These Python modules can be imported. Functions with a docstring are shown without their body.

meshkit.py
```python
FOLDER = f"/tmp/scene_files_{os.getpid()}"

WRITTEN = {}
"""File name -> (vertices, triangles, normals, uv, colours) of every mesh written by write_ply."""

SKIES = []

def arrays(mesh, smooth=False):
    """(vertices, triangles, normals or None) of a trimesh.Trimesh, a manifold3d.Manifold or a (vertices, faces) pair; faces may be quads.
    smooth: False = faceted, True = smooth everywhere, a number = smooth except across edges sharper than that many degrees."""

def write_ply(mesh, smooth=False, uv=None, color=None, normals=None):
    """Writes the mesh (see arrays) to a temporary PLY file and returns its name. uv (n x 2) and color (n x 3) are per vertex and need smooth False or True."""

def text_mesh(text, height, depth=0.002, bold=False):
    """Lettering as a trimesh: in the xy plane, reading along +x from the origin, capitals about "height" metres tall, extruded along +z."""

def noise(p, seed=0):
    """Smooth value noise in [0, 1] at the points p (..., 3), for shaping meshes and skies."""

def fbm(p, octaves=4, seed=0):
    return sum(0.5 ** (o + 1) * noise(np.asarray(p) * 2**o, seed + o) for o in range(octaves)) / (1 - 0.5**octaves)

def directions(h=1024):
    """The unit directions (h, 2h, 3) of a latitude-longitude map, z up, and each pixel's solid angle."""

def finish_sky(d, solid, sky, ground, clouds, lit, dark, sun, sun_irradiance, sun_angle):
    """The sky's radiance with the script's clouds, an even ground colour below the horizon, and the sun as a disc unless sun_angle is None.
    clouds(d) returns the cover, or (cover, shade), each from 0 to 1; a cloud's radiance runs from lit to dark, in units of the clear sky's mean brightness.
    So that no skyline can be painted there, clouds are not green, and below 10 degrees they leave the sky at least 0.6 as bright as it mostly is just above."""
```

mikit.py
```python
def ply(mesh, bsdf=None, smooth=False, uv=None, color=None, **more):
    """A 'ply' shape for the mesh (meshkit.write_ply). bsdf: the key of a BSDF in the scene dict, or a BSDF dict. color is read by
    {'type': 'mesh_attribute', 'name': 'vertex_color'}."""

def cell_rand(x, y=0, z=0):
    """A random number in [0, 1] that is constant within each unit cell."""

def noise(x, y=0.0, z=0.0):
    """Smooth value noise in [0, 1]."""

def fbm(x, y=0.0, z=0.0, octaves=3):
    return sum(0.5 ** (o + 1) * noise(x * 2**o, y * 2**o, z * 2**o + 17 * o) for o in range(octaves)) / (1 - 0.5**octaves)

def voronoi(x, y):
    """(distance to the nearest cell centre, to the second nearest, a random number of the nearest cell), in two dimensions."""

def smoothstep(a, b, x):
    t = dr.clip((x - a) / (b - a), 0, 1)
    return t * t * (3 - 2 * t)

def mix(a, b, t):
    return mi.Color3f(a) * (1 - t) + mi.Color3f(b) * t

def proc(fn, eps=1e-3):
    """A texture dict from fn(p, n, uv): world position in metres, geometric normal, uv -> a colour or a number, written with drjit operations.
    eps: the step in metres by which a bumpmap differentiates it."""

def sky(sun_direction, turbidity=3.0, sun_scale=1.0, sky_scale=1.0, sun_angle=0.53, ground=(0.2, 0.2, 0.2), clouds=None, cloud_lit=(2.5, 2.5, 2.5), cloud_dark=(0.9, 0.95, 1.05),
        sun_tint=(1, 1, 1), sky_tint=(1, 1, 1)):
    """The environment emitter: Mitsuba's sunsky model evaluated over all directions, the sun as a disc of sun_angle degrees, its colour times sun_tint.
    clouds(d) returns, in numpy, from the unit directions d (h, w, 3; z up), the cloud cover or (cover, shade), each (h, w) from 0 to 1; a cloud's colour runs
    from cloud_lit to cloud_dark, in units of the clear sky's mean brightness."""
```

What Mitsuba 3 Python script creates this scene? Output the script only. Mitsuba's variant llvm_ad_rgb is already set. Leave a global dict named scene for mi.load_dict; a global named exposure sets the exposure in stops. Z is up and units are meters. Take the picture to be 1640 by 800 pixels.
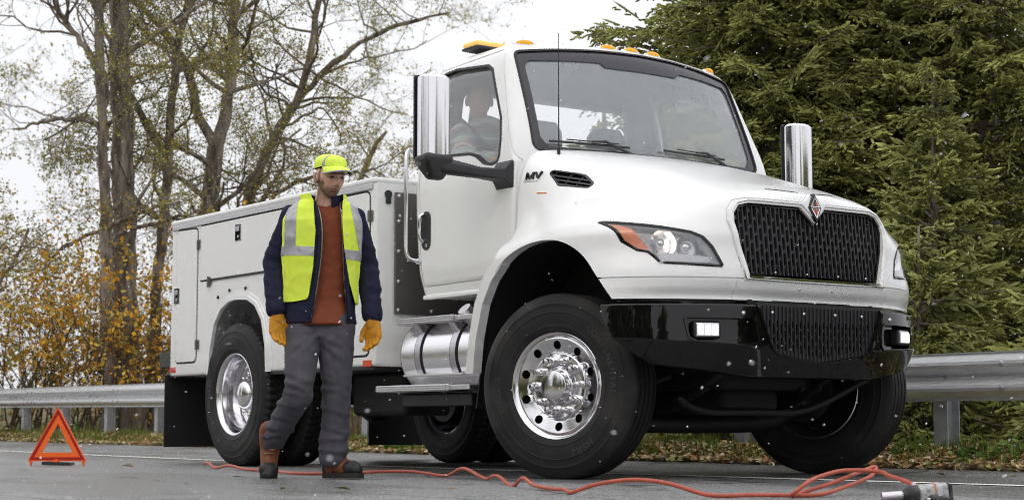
import math, random
import numpy as np, trimesh, mitsuba as mi, drjit as dr
import manifold3d as m3
from scipy.interpolate import PchipInterpolator, CubicSpline
from shapely.geometry import Polygon, box as sbox, Point
import shapely.affinity as aff
import mikit, meshkit

random.seed(7)
rng = np.random.default_rng(7)
PI = math.pi
T = mi.ScalarTransform4f
scene, labels = {}, {}

# ------------------------------------------------------------------ camera, sky, exposure
CAM = np.array([-7.854, 6.928, 0.3163])
_yaw, _pit = math.radians(-35.258), math.radians(5.63)
_fw = np.array([math.cos(_yaw) * math.cos(_pit), math.sin(_yaw) * math.cos(_pit), math.sin(_pit)])
scene['camera'] = {'type': 'thinlens', 'aperture_radius': 0.006, 'focus_distance': 9.9, 'fov': 32.69, 'fov_axis': 'x', 'near_clip': 0.05, 'far_clip': 2000.0,
                   'to_world': T().look_at(origin=CAM.tolist(), target=(CAM + _fw).tolist(), up=[0, 0, 1])}
def overcast(d):
    """an even overcast: somewhat brighter overhead than at the horizon, with faint soft structure"""
    return np.ones(d.shape[:2]), np.clip(1 - d[..., 2] + 0.10 * (meshkit.fbm(d * [3, 3, 6], 4, 5) - 0.5), 0, 1)
scene['sky'] = mikit.sky((-0.35, 0.75, 0.62), turbidity=3, sun_scale=0.10, sky_scale=2.3, sun_angle=24, clouds=overcast,
                         cloud_lit=(4.2, 4.25, 4.35), cloud_dark=(2.45, 2.48, 2.56), ground=(0.10, 0.10, 0.09))
exposure = 0.93

# ------------------------------------------------------------------ scene helpers
def numbered(key):
    if key not in scene and key not in labels: return key
    i = 1
    while '%s_%03d' % (key, i) in scene or '%s_%03d' % (key, i) in labels: i += 1
    return '%s_%03d' % (key, i)
def tm(mesh):
    if isinstance(mesh, m3.Manifold):
        q = mesh.to_mesh(); return trimesh.Trimesh(np.array(q.vert_properties[:, :3], float), np.array(q.tri_verts), process=False)
    if isinstance(mesh, (list,)): return trimesh.util.concatenate([tm(x) for x in mesh])
    return mesh
def add(key, mesh, bsdf, smooth=35, color=None, **lab):
    """one scene entry; lab: label, category, group, kind"""
    key = numbered(key)
    if color is not None and not isinstance(smooth, bool): smooth = True
    scene[key] = mikit.ply(tm(mesh), bsdf, smooth=smooth, color=color)
    if lab: labels[key] = lab
    return key
def thing(key, **lab):
    key = numbered(key); labels[key] = lab; return key
def copy_of(src, key, m):
    """another entry with the same mesh under another transform"""
    key = numbered(key); scene[key] = {**scene[src], 'to_world': T(m)}; return key

# ------------------------------------------------------------------ mesh helpers
def man(t):
    t = tm(t).copy(); t.merge_vertices()
    return m3.Manifold(m3.Mesh(np.asarray(t.vertices, np.float32), np.asarray(t.faces, np.uint32)))
def hull(pts): return m3.Manifold.hull_points(np.asarray(pts, float))
def cbox(lo, hi, b=0.01):
    """box with chamfered edges"""
    lo, hi = np.minimum(lo, hi).astype(float), np.maximum(lo, hi).astype(float); p = []
    b = min(b, 0.45 * float((hi - lo).min()))
    for i in (0, 1):
        for j in (0, 1):
            for k in (0, 1):
                c = np.array([(lo, hi)[i][0], (lo, hi)[j][1], (lo, hi)[k][2]]); s = np.array([1 - 2 * i, 1 - 2 * j, 1 - 2 * k]) * b
                for a in range(3):
                    q = c + s; q[a] = c[a]; p.append(q)
    return hull(p)
def rbox(lo, hi, r, n=3):
    """box with rounded edges"""
    lo, hi = np.minimum(lo, hi).astype(float), np.maximum(lo, hi).astype(float)
    r = min(r, 0.49 * float((hi - lo).min())); v = trimesh.creation.icosphere(n - 1).vertices * r
    return hull(np.vstack([v + np.where([i, j, k], hi - r, lo + r) for i in (0, 1) for j in (0, 1) for k in (0, 1)]))
def frames(P):
    P = np.asarray(P, float); t = np.gradient(P, axis=0); t /= np.linalg.norm(t, axis=1, keepdims=True) + 1e-12
    up = np.array([0, 0, 1.0]) if abs(t[0][2]) < 0.9 else np.array([1.0, 0, 0])
    a = np.cross(t[0], up); a /= np.linalg.norm(a); A = []
    for k in range(len(P)):
        a = a - t[k] * (a @ t[k]); a /= np.linalg.norm(a); A.append(a)
    A = np.array(A); return P, t, A, np.cross(t, A)
def grid_mesh(R, caps=True):
    """rings R (n, m, 3), closed in m"""
    n, m = R.shape[:2]; i, j = np.meshgrid(np.arange(n - 1), np.arange(m), indexing='ij'); j2 = (j + 1) % m
    a, b, c, d = i * m + j, i * m + j2, (i + 1) * m + j2, (i + 1) * m + j
    f = np.concatenate([np.stack([a, b, c], -1).reshape(-1, 3), np.stack([a, c, d], -1).reshape(-1, 3)])
    v = R.reshape(-1, 3)
    if caps:
        v = np.vstack([v, R[0].mean(0), R[-1].mean(0)]); k = np.arange(m); k2 = (k + 1) % m
        f = np.vstack([f, np.stack([k2, k, k * 0 + n * m], 1), np.stack([(n - 1) * m + k, (n - 1) * m + k2, k * 0 + n * m + 1], 1)])
    t = trimesh.Trimesh(v, f, process=False)
    if caps and t.volume < 0: t.invert()
    return t
def tube(P, r, sides=10, caps=True):
    P, t, A, B = frames(P); r = np.broadcast_to(r, (len(P),)); g = np.arange(sides) * 2 * PI / sides
    return grid_mesh(P[:, None] + r[:, None, None] * (np.cos(g)[None, :, None] * A[:, None] + np.sin(g)[None, :, None] * B[:, None]), caps)
def smooth_path(P, n=8):
    P = np.asarray(P, float); d = np.r_[0, np.cumsum(np.linalg.norm(np.diff(P, axis=0), axis=1))]
    return CubicSpline(d, P)(np.linspace(0, d[-1], n * (len(P) - 1) + 1))
def cyl(p0, p1, r, n=24, r1=None):
    return tube([p0, p1], np.array([r, r if r1 is None else r1]), n)
def rev(prof, n=64, axis='y', at=(0, 0, 0), closed=False):
    """profile [(radius, along)] revolved about an axis"""
    prof = np.asarray(prof, float); g = np.arange(n) * 2 * PI / n
    x = prof[:, 0][:, None] * np.cos(g); z = prof[:, 0][:, None] * np.sin(g); y = np.repeat(prof[:, 1][:, None], n, 1)
    R = np.stack([x, y, z] if axis == 'y' else ([y, x, z] if axis == 'x' else [x, z, y]), -1) + np.array(at, float)
    if closed: R = np.concatenate([R, R[:1]])
    return grid_mesh(R, caps=False)
def poly(P): return Polygon(P).buffer(0)
def rounded(P, r, q=6): return poly(P).buffer(-r, quad_segs=q).buffer(2 * r, quad_segs=q).buffer(-r, quad_segs=q)
def extr(p, axis, a, b):
    """shapely polygon in the plane across the axis -> solid between a and b along it. axis x: (y,z); y: (x,z); z: (x,y)"""
    out = []
    for g in getattr(p, 'geoms', [p]):
        if g.is_empty: continue
        t = trimesh.creation.extrude_polygon(g, abs(b - a)); v = t.vertices.copy(); h = v[:, 2] + min(a, b)
        t.vertices = np.stack([h, v[:, 0], v[:, 1]] if axis == 'x' else ([v[:, 0], h, v[:, 1]] if axis == 'y' else [v[:, 0], v[:, 1], h]), 1)
        if t.volume < 0: t.invert()
        out.append(t)
    return trimesh.util.concatenate(out)
def pick(t, fn):
    """the faces whose (normal, centre) pass fn"""
    t = tm(t); t = t.copy(); t.update_faces(fn(t.face_normals, t.triangles_center)); t.remove_unreferenced_vertices(); return t
def mirror_y(t):
    t = tm(t).copy(); t.vertices = t.vertices * [1, -1, 1]; t.invert(); return t
def jitter(t, amp, freq, seed=0):
    t = t.copy(); v = t.vertices; n = t.vertex_normals
    t.vertices = v + n * ((meshkit.fbm(v * freq, 3, seed) - 0.5) * 2 * amp)[:, None]; return t
def ico(c, r, s=1, sub=2):
    t = trimesh.creation.icosphere(sub); t.vertices = t.vertices * r * np.asarray(s) + np.asarray(c, float); return t
def text_on(txt, h, d, o, ex, ey, bold=True):
    """lettering with its origin at o, reading along ex, capitals up along ey"""
    t = meshkit.text_mesh(txt, h, d, bold); ex, ey = np.array(ex, float), np.array(ey, float); ez = np.cross(ex, ey)
    t = t.copy(); t.vertices = np.array(o, float) + t.vertices[:, :1] * ex + t.vertices[:, 1:2] * ey + t.vertices[:, 2:] * ez; return t

# ------------------------------------------------------------------ materials
def rgb(*c): return {'type': 'rgb', 'value': list(c)}
def two(b): return {'type': 'twosided', 'bsdf': b}
def prin(c, rough=0.5, **k): return two({'type': 'principled', 'base_color': rgb(*c) if isinstance(c, (tuple, list)) else c, 'roughness': rough, **k})
def bump(b, fn, eps=1e-3, scale=1.0): return two({'type': 'bumpmap', 'arbitrary': {**mikit.proc(fn, eps)}, 'scale': scale, 'bsdf': b})
def vcol(rough=0.7, **k): return prin({'type': 'mesh_attribute', 'name': 'vertex_color'}, rough, **k)
nz, fb, mix, sst = mikit.noise, mikit.fbm, mikit.mix, mikit.smoothstep
def pl(c, rough=0.5, **k): return {'type': 'principled', 'base_color': rgb(*c) if isinstance(c, (tuple, list)) else c, 'roughness': rough, **k}

mats = {
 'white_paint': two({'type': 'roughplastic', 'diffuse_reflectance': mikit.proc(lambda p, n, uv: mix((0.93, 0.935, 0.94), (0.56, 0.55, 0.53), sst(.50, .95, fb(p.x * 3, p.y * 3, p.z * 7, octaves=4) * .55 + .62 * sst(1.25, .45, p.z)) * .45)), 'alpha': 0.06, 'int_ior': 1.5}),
 'black_gloss': two({'type': 'plastic', 'diffuse_reflectance': rgb(0.004, 0.004, 0.005), 'int_ior': 1.5}),
 'black_plastic': prin((0.018, 0.018, 0.021), 0.42),
 'black_matt': prin((0.010, 0.010, 0.011), 0.8),
 'chassis': prin((0.009, 0.009, 0.010), 0.5),
 'frit': prin((0.03, 0.028, 0.036), 0.25, clearcoat=0.6),
 'seal': prin((0.014, 0.013, 0.013), 0.5),
 'chrome': two({'type': 'roughconductor', 'material': 'Al', 'alpha': 0.02, 'specular_reflectance': rgb(0.86, 0.86, 0.88)}),
 'alu': two({'type': 'roughconductor', 'material': 'Al', 'alpha': 0.06, 'specular_reflectance': rgb(0.95, 0.95, 0.96)}),
 'alu_rough': two({'type': 'roughconductor', 'material': 'Al', 'alpha': 0.28, 'specular_reflectance': rgb(0.75, 0.75, 0.76)}),
 'steel': two({'type': 'roughconductor', 'material': 'Cr', 'alpha': 0.18, 'specular_reflectance': rgb(0.95, 0.95, 0.96)}),
 'plate_steel': prin((0.16, 0.15, 0.145), 0.45, metallic=0.6),
 'glass': {'type': 'thindielectric', 'int_ior': 1.52},
 'sky_veil': prin((0.68, 0.73, 0.78), 0.6),  # pale veil: sky reflection on panes and lamp lenses, put into a colour
 'veiled_glass': {'type': 'blendbsdf', 'weight': 0.21, 'a': {'type': 'thindielectric', 'int_ior': 1.95}, 'b': {'type': 'ref', 'id': 'sky_veil'}},
 'veiled_side_glass': {'type': 'blendbsdf', 'weight': 0.12, 'a': {'type': 'thindielectric', 'int_ior': 1.6}, 'b': {'type': 'ref', 'id': 'sky_veil'}},  # side windows take a weaker share of the painted sky reflection
 'lens_clear': {'type': 'thindielectric', 'int_ior': 1.45},
 'lens_veil': {'type': 'blendbsdf', 'weight': 0.13, 'a': {'type': 'thindielectric', 'int_ior': 1.5}, 'b': {'type': 'ref', 'id': 'sky_veil'}},
 'rubber_raised': prin((0.036, 0.035, 0.034), 0.5),  # lettering lighter than the tyre: dust, and caught light put into the colour
 'amber': prin((0.85, 0.30, 0.01), 0.25, clearcoat=0.8, spec_trans=0.0),
 'amber_glow': prin((0.80, 0.40, 0.02), 0.2, clearcoat=0.8),
 'orange_lens': prin((0.75, 0.17, 0.015), 0.15, clearcoat=1.0),
 'red_lens': prin((0.50, 0.025, 0.015), 0.25, clearcoat=0.8),
 'red_orange_reflector': prin((0.62, 0.07, 0.012), 0.25, clearcoat=0.8),
 'grey_fabric': prin((0.10, 0.10, 0.11), 0.9),
 'headliner': prin((0.22, 0.22, 0.23), 0.9),
 'tape_white': prin((0.55, 0.55, 0.58), 0.4),
}
mats['rubber'] = prin(mikit.proc(lambda p, n, uv: mix((0.012, 0.012, 0.013), (0.032, 0.031, 0.030), sst(.40, .80, fb(p.x * 5, p.y * 5, p.z * 5, octaves=4)))), 0.62, specular=0.35)
# aluminium tread plate: raised lozenges
def _tread(p, n, uv):
    k = 42.0; a, b = (p.x + p.y) * k * 0.7071, (p.x - p.y + p.z) * k * 0.7071
    fa, fb_ = a - dr.floor(a), b - dr.floor(b)
    chk = (dr.floor(a) + dr.floor(b)); odd = chk - 2 * dr.floor(chk / 2) > 0.5
    u, v = dr.select(odd, fa, fb_), dr.select(odd, fb_, fa)
    e = dr.square((u - 0.5) / 0.42) + dr.square((v - 0.5) / 0.16)
    return 0.0028 * (1 - sst(0.4, 1.0, e))
mats['tread_plate'] = bump({'type': 'roughconductor', 'material': 'Al', 'alpha': 0.2, 'specular_reflectance': rgb(0.8, 0.8, 0.8)}, _tread, 8e-4)
for k, v in mats.items(): scene[k] = v
LAMP = lambda c, s: {'type': 'area', 'radiance': rgb(*(np.array(c) * s))}
# ================================================================== the truck: outer surfaces
# frame of the place: x towards the truck's rear, y towards its near (kerb) side, z up; the front axle stands at x = 0
def _pc(z, v): return PchipInterpolator(z, v)
CZ = [1.10, 1.30, 1.75, 1.93, 2.30, 2.47, 2.56, 2.615, 2.655, 2.685, 2.70]
CW = _pc(CZ, [1.02, 1.045, 1.045, 1.03, 0.965, 0.93, 0.895, 0.85, 0.77, 0.62, 0.40])
CF = _pc(CZ, [0.44, 0.44, 0.445, 0.475, 0.615, 0.68, 0.715, 0.755, 0.82, 0.95, 1.05])
CB = _pc(CZ, [0.01, 0.01, 0.02, 0.11, 0.16, 0.18, 0.185, 0.19, 0.19, 0.16, 0.08])
CR = _pc(CZ, [1.52, 1.565, 1.60, 1.60, 1.585, 1.565, 1.54, 1.50, 1.45, 1.36, 1.22])
def cab_hull(d=0.0, zb=1.10):
    P = []
    for z in np.r_[np.linspace(1.10, 2.45, 28), np.linspace(2.47, 2.70, 26)]:
        w, f, b, r = CW(z) - d, CF(z) + d, CB(z), CR(z) - d
        y = np.linspace(-w, w, 41)
        pts = [(f - b * (1 - (a / w) ** 2), a) for a in y] + [(r, w), (r, 0), (r, -w)]
        p = Polygon(pts); rr = min(0.11, 0.4 * w)
        p = p.buffer(-0.05, quad_segs=8).buffer(0.05, quad_segs=8)
        q = sbox(-5, -w, (f + r) / 2 + 0.1, w).union(Polygon([(-5, -w), (r, -w), (r, w), (-5, w)]).buffer(-rr, quad_segs=10).buffer(rr, quad_segs=10))
        p = p.intersection(q)
        zz = zb + (z - 1.10) * (2.70 - d - zb) / 1.60 if d else z
        P += [(x, yy, zz) for x, yy in p.exterior.coords]
    return hull(P)

# hood and fenders: plan-view outlines (half) at rising heights, from the nose's centre round the corner to the cowl
HROWS = [
 (0.985, [(-.930,0),(-.930,.30),(-.925,.50),(-.850,.76),(-.730,.97),(-.560,1.16),(-.35,1.20),(0,1.20),(.43,1.20)]),
 (1.035, [(-.968,0),(-.968,.30),(-.955,.51),(-.875,.77),(-.740,.99),(-.540,1.17),(-.32,1.20),(0,1.20),(.43,1.20)]),
 (1.085, [(-.985,0),(-.985,.30),(-.970,.52),(-.885,.78),(-.740,1.0),(-.530,1.17),(-.30,1.20),(0,1.20),(.43,1.20)]),
 (1.250, [(-.975,0),(-.975,.30),(-.955,.54),(-.850,.80),(-.700,1.0),(-.520,1.145),(-.30,1.19),(0,1.20),(.42,1.20)]),
 (1.320, [(-.970,0),(-.968,.30),(-.950,.56),(-.835,.81),(-.695,1.0),(-.525,1.142),(-.30,1.185),(0,1.195),(.42,1.16)]),
 (1.380, [(-.963,0),(-.957,.30),(-.938,.56),(-.805,.805),(-.670,.99),(-.505,1.115),(-.28,1.16),(0,1.165),(.42,1.08)]),
 (1.450, [(-.955,0),(-.950,.30),(-.925,.55),(-.755,.785),(-.600,.95),(-.440,1.06),(-.25,1.095),(0,1.10),(.42,1.045)]),
 (1.530, [(-.945,0),(-.935,.30),(-.895,.52),(-.680,.74),(-.520,.87),(-.350,.975),(-.17,1.02),(.05,1.035),(.42,1.037)]),
 (1.565, [(-.932,0),(-.905,.29),(-.840,.50),(-.620,.71),(-.450,.845),(-.270,.94),(-.11,.99),(.08,1.015),(.42,1.035)]),
 (1.620, [(-.820,0),(-.790,.28),(-.700,.48),(-.510,.68),(-.340,.82),(-.170,.915),(-.02,.965),(.15,.995),(.42,1.03)]),
 (1.690, [(-.600,0),(-.570,.27),(-.500,.46),(-.360,.63),(-.210,.77),(-.060,.875),(.07,.935),(.2,.972),(.42,1.022)]),
 (1.780, [(-.300,0),(-.280,.25),(-.230,.44),(-.130,.60),(-.020,.73),(.08,.825),(.17,.895),(.27,.945),(.42,.998)]),
 (1.860, [(-.020,0),(-.005,.22),(.03,.40),(.09,.55),(.16,.67),(.23,.765),(.29,.835),(.35,.89),(.42,.958)]),
 (1.915, [(.200,0),(.210,.18),(.23,.34),(.26,.48),(.29,.59),(.325,.68),(.355,.75),(.385,.81),(.42,.88)]),
 (1.945, [(.335,0),(.340,.12),(.347,.22),(.355,.31),(.365,.40),(.378,.47),(.39,.53),(.405,.58),(.42,.63)]),
]
def hood_solid(d=0.0):
    Z = np.array([r[0] for r in HROWS]); Q = np.array([r[1] for r in HROWS], float)
    ext = np.r_[Q[:1] * 0 + Q[:1], Q]; zz = np.r_[0.965, Z]
    zs = np.unique(np.r_[np.linspace(0.97, 1.6, 64), np.linspace(1.6, 1.945, 50), 0.985, 1.085])
    C = PchipInterpolator(zz, ext, axis=0)(zs)          # (nz, 9, 2)
    rings = []
    for z, c in zip(zs, C):
        m = c[:0:-1] * [1, -1]; full = np.vstack([m, c])  # far cowl .. nose .. near cowl
        s = np.r_[0, np.cumsum(np.sqrt(np.linalg.norm(np.diff(full, axis=0), axis=1)))]; s /= s[-1]
        e = CubicSpline(s, full)(np.linspace(0, 1, 181)); e[:, 0] = np.minimum(e[:, 0], 0.42)
        e = np.vstack([e, [[.42, e[-1][1] * 0.5], [.42, 0], [.42, e[0][1] * 0.5]]])
        if d:
            t = np.gradient(e[:181], axis=0); n = np.stack([t[:, 1], -t[:, 0]], 1); n /= np.linalg.norm(n, axis=1, keepdims=True) + 1e-12
            e[:181] += n * d
        rings.append(np.c_[e, np.full(len(e), z)])
    return grid_mesh(np.array(rings))
BPLAN = [(-1.008,0),(-1.008,.25),(-.998,.48),(-.955,.66),(-.86,.86),(-.72,1.06),(-.565,1.20)]
def bumper_rings(d=0.0):
    """outer face of the bumper: (z, setback of the face) rows; the lower edge rises towards the ends"""
    c = np.array(BPLAN, float); m = c[:0:-1] * [1, -1]; full = np.vstack([m, c])
    s = np.r_[0, np.cumsum(np.linalg.norm(np.diff(full, axis=0), axis=1))]; e = CubicSpline(s / s[-1], full)(np.linspace(0, 1, 121))
    t = np.gradient(e, axis=0); n = np.stack([-t[:, 1], t[:, 0]], 1); n /= np.linalg.norm(n, axis=1, keepdims=True)   # inwards
    if n[60][0] < 0: n = -n
    a = np.clip((np.abs(e[:, 1]) - 0.45) / 0.75, 0, 1); top = 0.943 + 0.0 * a; bot = 0.552 + 0.09 * a
    rows = [(1.0, 0.03), (1.0, 0.012), (0.985, 0.003), (0.965, 0.0), (0.60, 0.0), (0.42, -0.004), (0.38, 0.0), (0.2, 0.025), (0.06, 0.05), (0.02, 0.058), (0.0, 0.075)]
    R = []
    for u, off in rows:
        p = e + n * (off + d); R.append(np.c_[p, bot + (top - bot) * u])
    return np.array(R)     # rows top to bottom, (11, 121, 3)
def bumper_solid():
    R = bumper_rings(); I = bumper_rings(0.07)[[0, -1]]
    cols = np.concatenate([R, I[::-1]])              # closed loop down the face and up the back
    return grid_mesh(np.swapaxes(cols, 0, 1))
# ================================================================== the truck: building
TR = thing('utility_truck', label='white utility service truck with chrome wheels, black bumper and black grille', category='truck')
def part(path, mesh, mat, smooth=35, **k): return add(TR + '__' + path, mesh, mat, smooth, **k)

# ---------- hood and front fenders
H0 = man(hood_solid())
ARCH = [(.70,.40),(.655,.62),(.62,.80),(.555,1.0),(.465,1.135),(.345,1.235),(.19,1.30),(0,1.325),(-.15,1.317),(-.30,1.27),(-.42,1.19),(-.52,1.075),(-.585,.975),(-.62,.85),(-.62,.40)]
_as = smooth_path([(x, 0, z) for x, z in ARCH[1:-1]], 6)[:, [0, 2]]; ARCS = [(.70, .40)] + [tuple(q) for q in _as] + [(-.62, .40)]
arch = poly(ARCS)
arch_cut = man([extr(arch, 'y', 0.62, 1.5), extr(arch, 'y', -1.5, -0.62)])
GRILLE = [(.0,1.412),(.050,1.458),(.095,1.497),(.30,1.497),(.47,1.497),(.53,1.482),(.563,1.44),(.57,1.39),(.55,1.28),(.498,1.10),(.25,1.098)]
GRILLE = GRILLE + [(-a, b) for a, b in GRILLE[:0:-1]]
FRAME = [(.0,1.585),(.03,1.568),(.065,1.537),(.10,1.527),(.47,1.527),(.55,1.512),(.60,1.455),(.612,1.39),(.59,1.28),(.53,1.078),(.25,1.074)]
FRAME = FRAME + [(-a, b) for a, b in FRAME[:0:-1]]
HEADL = [(1.122,1.392),(1.06,1.377),(.922,1.353),(.806,1.327),(.752,1.300),(.706,1.247),(.661,1.147),(.75,1.150),(.838,1.156),(.951,1.163),(.971,1.195),(.992,1.222),(1.034,1.233),(1.085,1.280)]
gp, fp, hp = poly(GRILLE), poly(FRAME), rounded(HEADL, 0.006)
hpm = aff.scale(hp, -1, 1, origin=(0, 0))
ab = arch.buffer(0.045).intersection(sbox(-.46, 0, 1, 2)); af = arch.buffer(0.03)
hood = H0 - arch_cut - man([extr(ab, 'y', 0.60, 1.135), extr(ab, 'y', -1.135, -0.60)]) - man([extr(af, 'y', 0.60, 1.0), extr(af, 'y', -1.0, -0.60)])
hood = hood - man(extr(gp.buffer(0.002), 'x', -1.2, -0.86))                       # grille opening
both = lambda p, a, b: man([extr(p, 'x', a, b), extr(aff.scale(p, -1, 1, origin=(0, 0)), 'x', a, b)])
Hin = man(hood_solid(0.085))
hood = hood - (both(hp.buffer(0.007), -1.2, -0.35) - Hin)                          # headlight pockets
VENT = [(.256,1.780),(.05,1.738),(-.005,1.722),(-.10,1.668),(-.138,1.632),(.12,1.672)]
vp = rounded(VENT, 0.012)
vcut = extr(vp, 'y', 0.70, 1.10)
Hv = man(hood_solid(0.05))
hood = hood - (man([vcut, mirror_y(vcut)]) - Hv)
groove = man(extr(fp.buffer(0.0025).difference(fp.buffer(-0.0025)), 'x', -1.2, -0.80)) - man(hood_solid(0.012))
hood = hood - groove                                                             # shut line round the grille surround
gap = man(trimesh.creation.box((2.4, 2.6, 0.007), np.array([[1,0,0,.1],[0,1,0,0],[0,0,1,1.083],[0,0,0,1.0]])))
hood = hood - (gap - man(hood_solid(0.02)))
for y in (.62, -.62):
    hood = hood - (man(trimesh.creation.box((.6, .004, .12), np.array([[1,0,0,-.95],[0,1,0,y*0.93],[0,0,1,1.022],[0,0,0,1.0]]))) - man(hood_solid(0.012)))
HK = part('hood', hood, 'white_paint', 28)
# lip that stands out round the wheel opening and runs down behind the wheel
lip_out = poly([(.80,.55),(.76,.70),(.715,.86),(.655,1.02),(.565,1.18),(.44,1.29),(.28,1.365),(0,1.395),(-.16,1.385),(-.33,1.335),(-.47,1.24),(-.58,1.10),(-.62,1.0),(-.62,.985),(-.55,.985)] + ARCH[-3:0:-1] + [(.675,.55)])
for s in (1, -1):
    strip = poly([(.655,.60),(.628,.79),(.56,1.0),(.47,1.13),(.36,1.22),(.43,1.262),(.545,1.165),(.64,1.01),(.70,.80),(.735,.60)])
    st = man(extr(strip.buffer(0.004).buffer(-0.004), 'y', 1.135, 1.195)); st = tm(st)
    if s < 0: st = mirror_y(st)
    part('wheel_arch_panel', st, 'white_paint', 30)
    # inner liner: black vault over the wheel
    pr_ = np.array(ARCS[:-1]); pr_ = pr_[(pr_[:, 0] > -.2) | (pr_[:, 1] > 1.0)]
    rings = np.array([[[x, y, z] for x, z in (pr_ - [0.0, 0.55]) * k + [0.0, 0.55]] for y, k in ((1.134, 1.0), (1.130, 1.03), (.98, 1.035), (.62, 1.045), (.61, .6), (.61, 0.05))])
    n, m = rings.shape[:2]; ii, jj = np.meshgrid(np.arange(n - 1), np.arange(m - 1), indexing='ij'); a = ii * m + jj
    f = np.vstack([np.stack([a, a + 1, a + m + 1], -1).reshape(-1, 3), np.stack([a, a + m + 1, a + m], -1).reshape(-1, 3)])
    ln = trimesh.Trimesh(rings.reshape(-1, 3) * [1, s, 1], f, process=False)
    part('wheel_well', ln, 'black_matt', 40)
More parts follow.
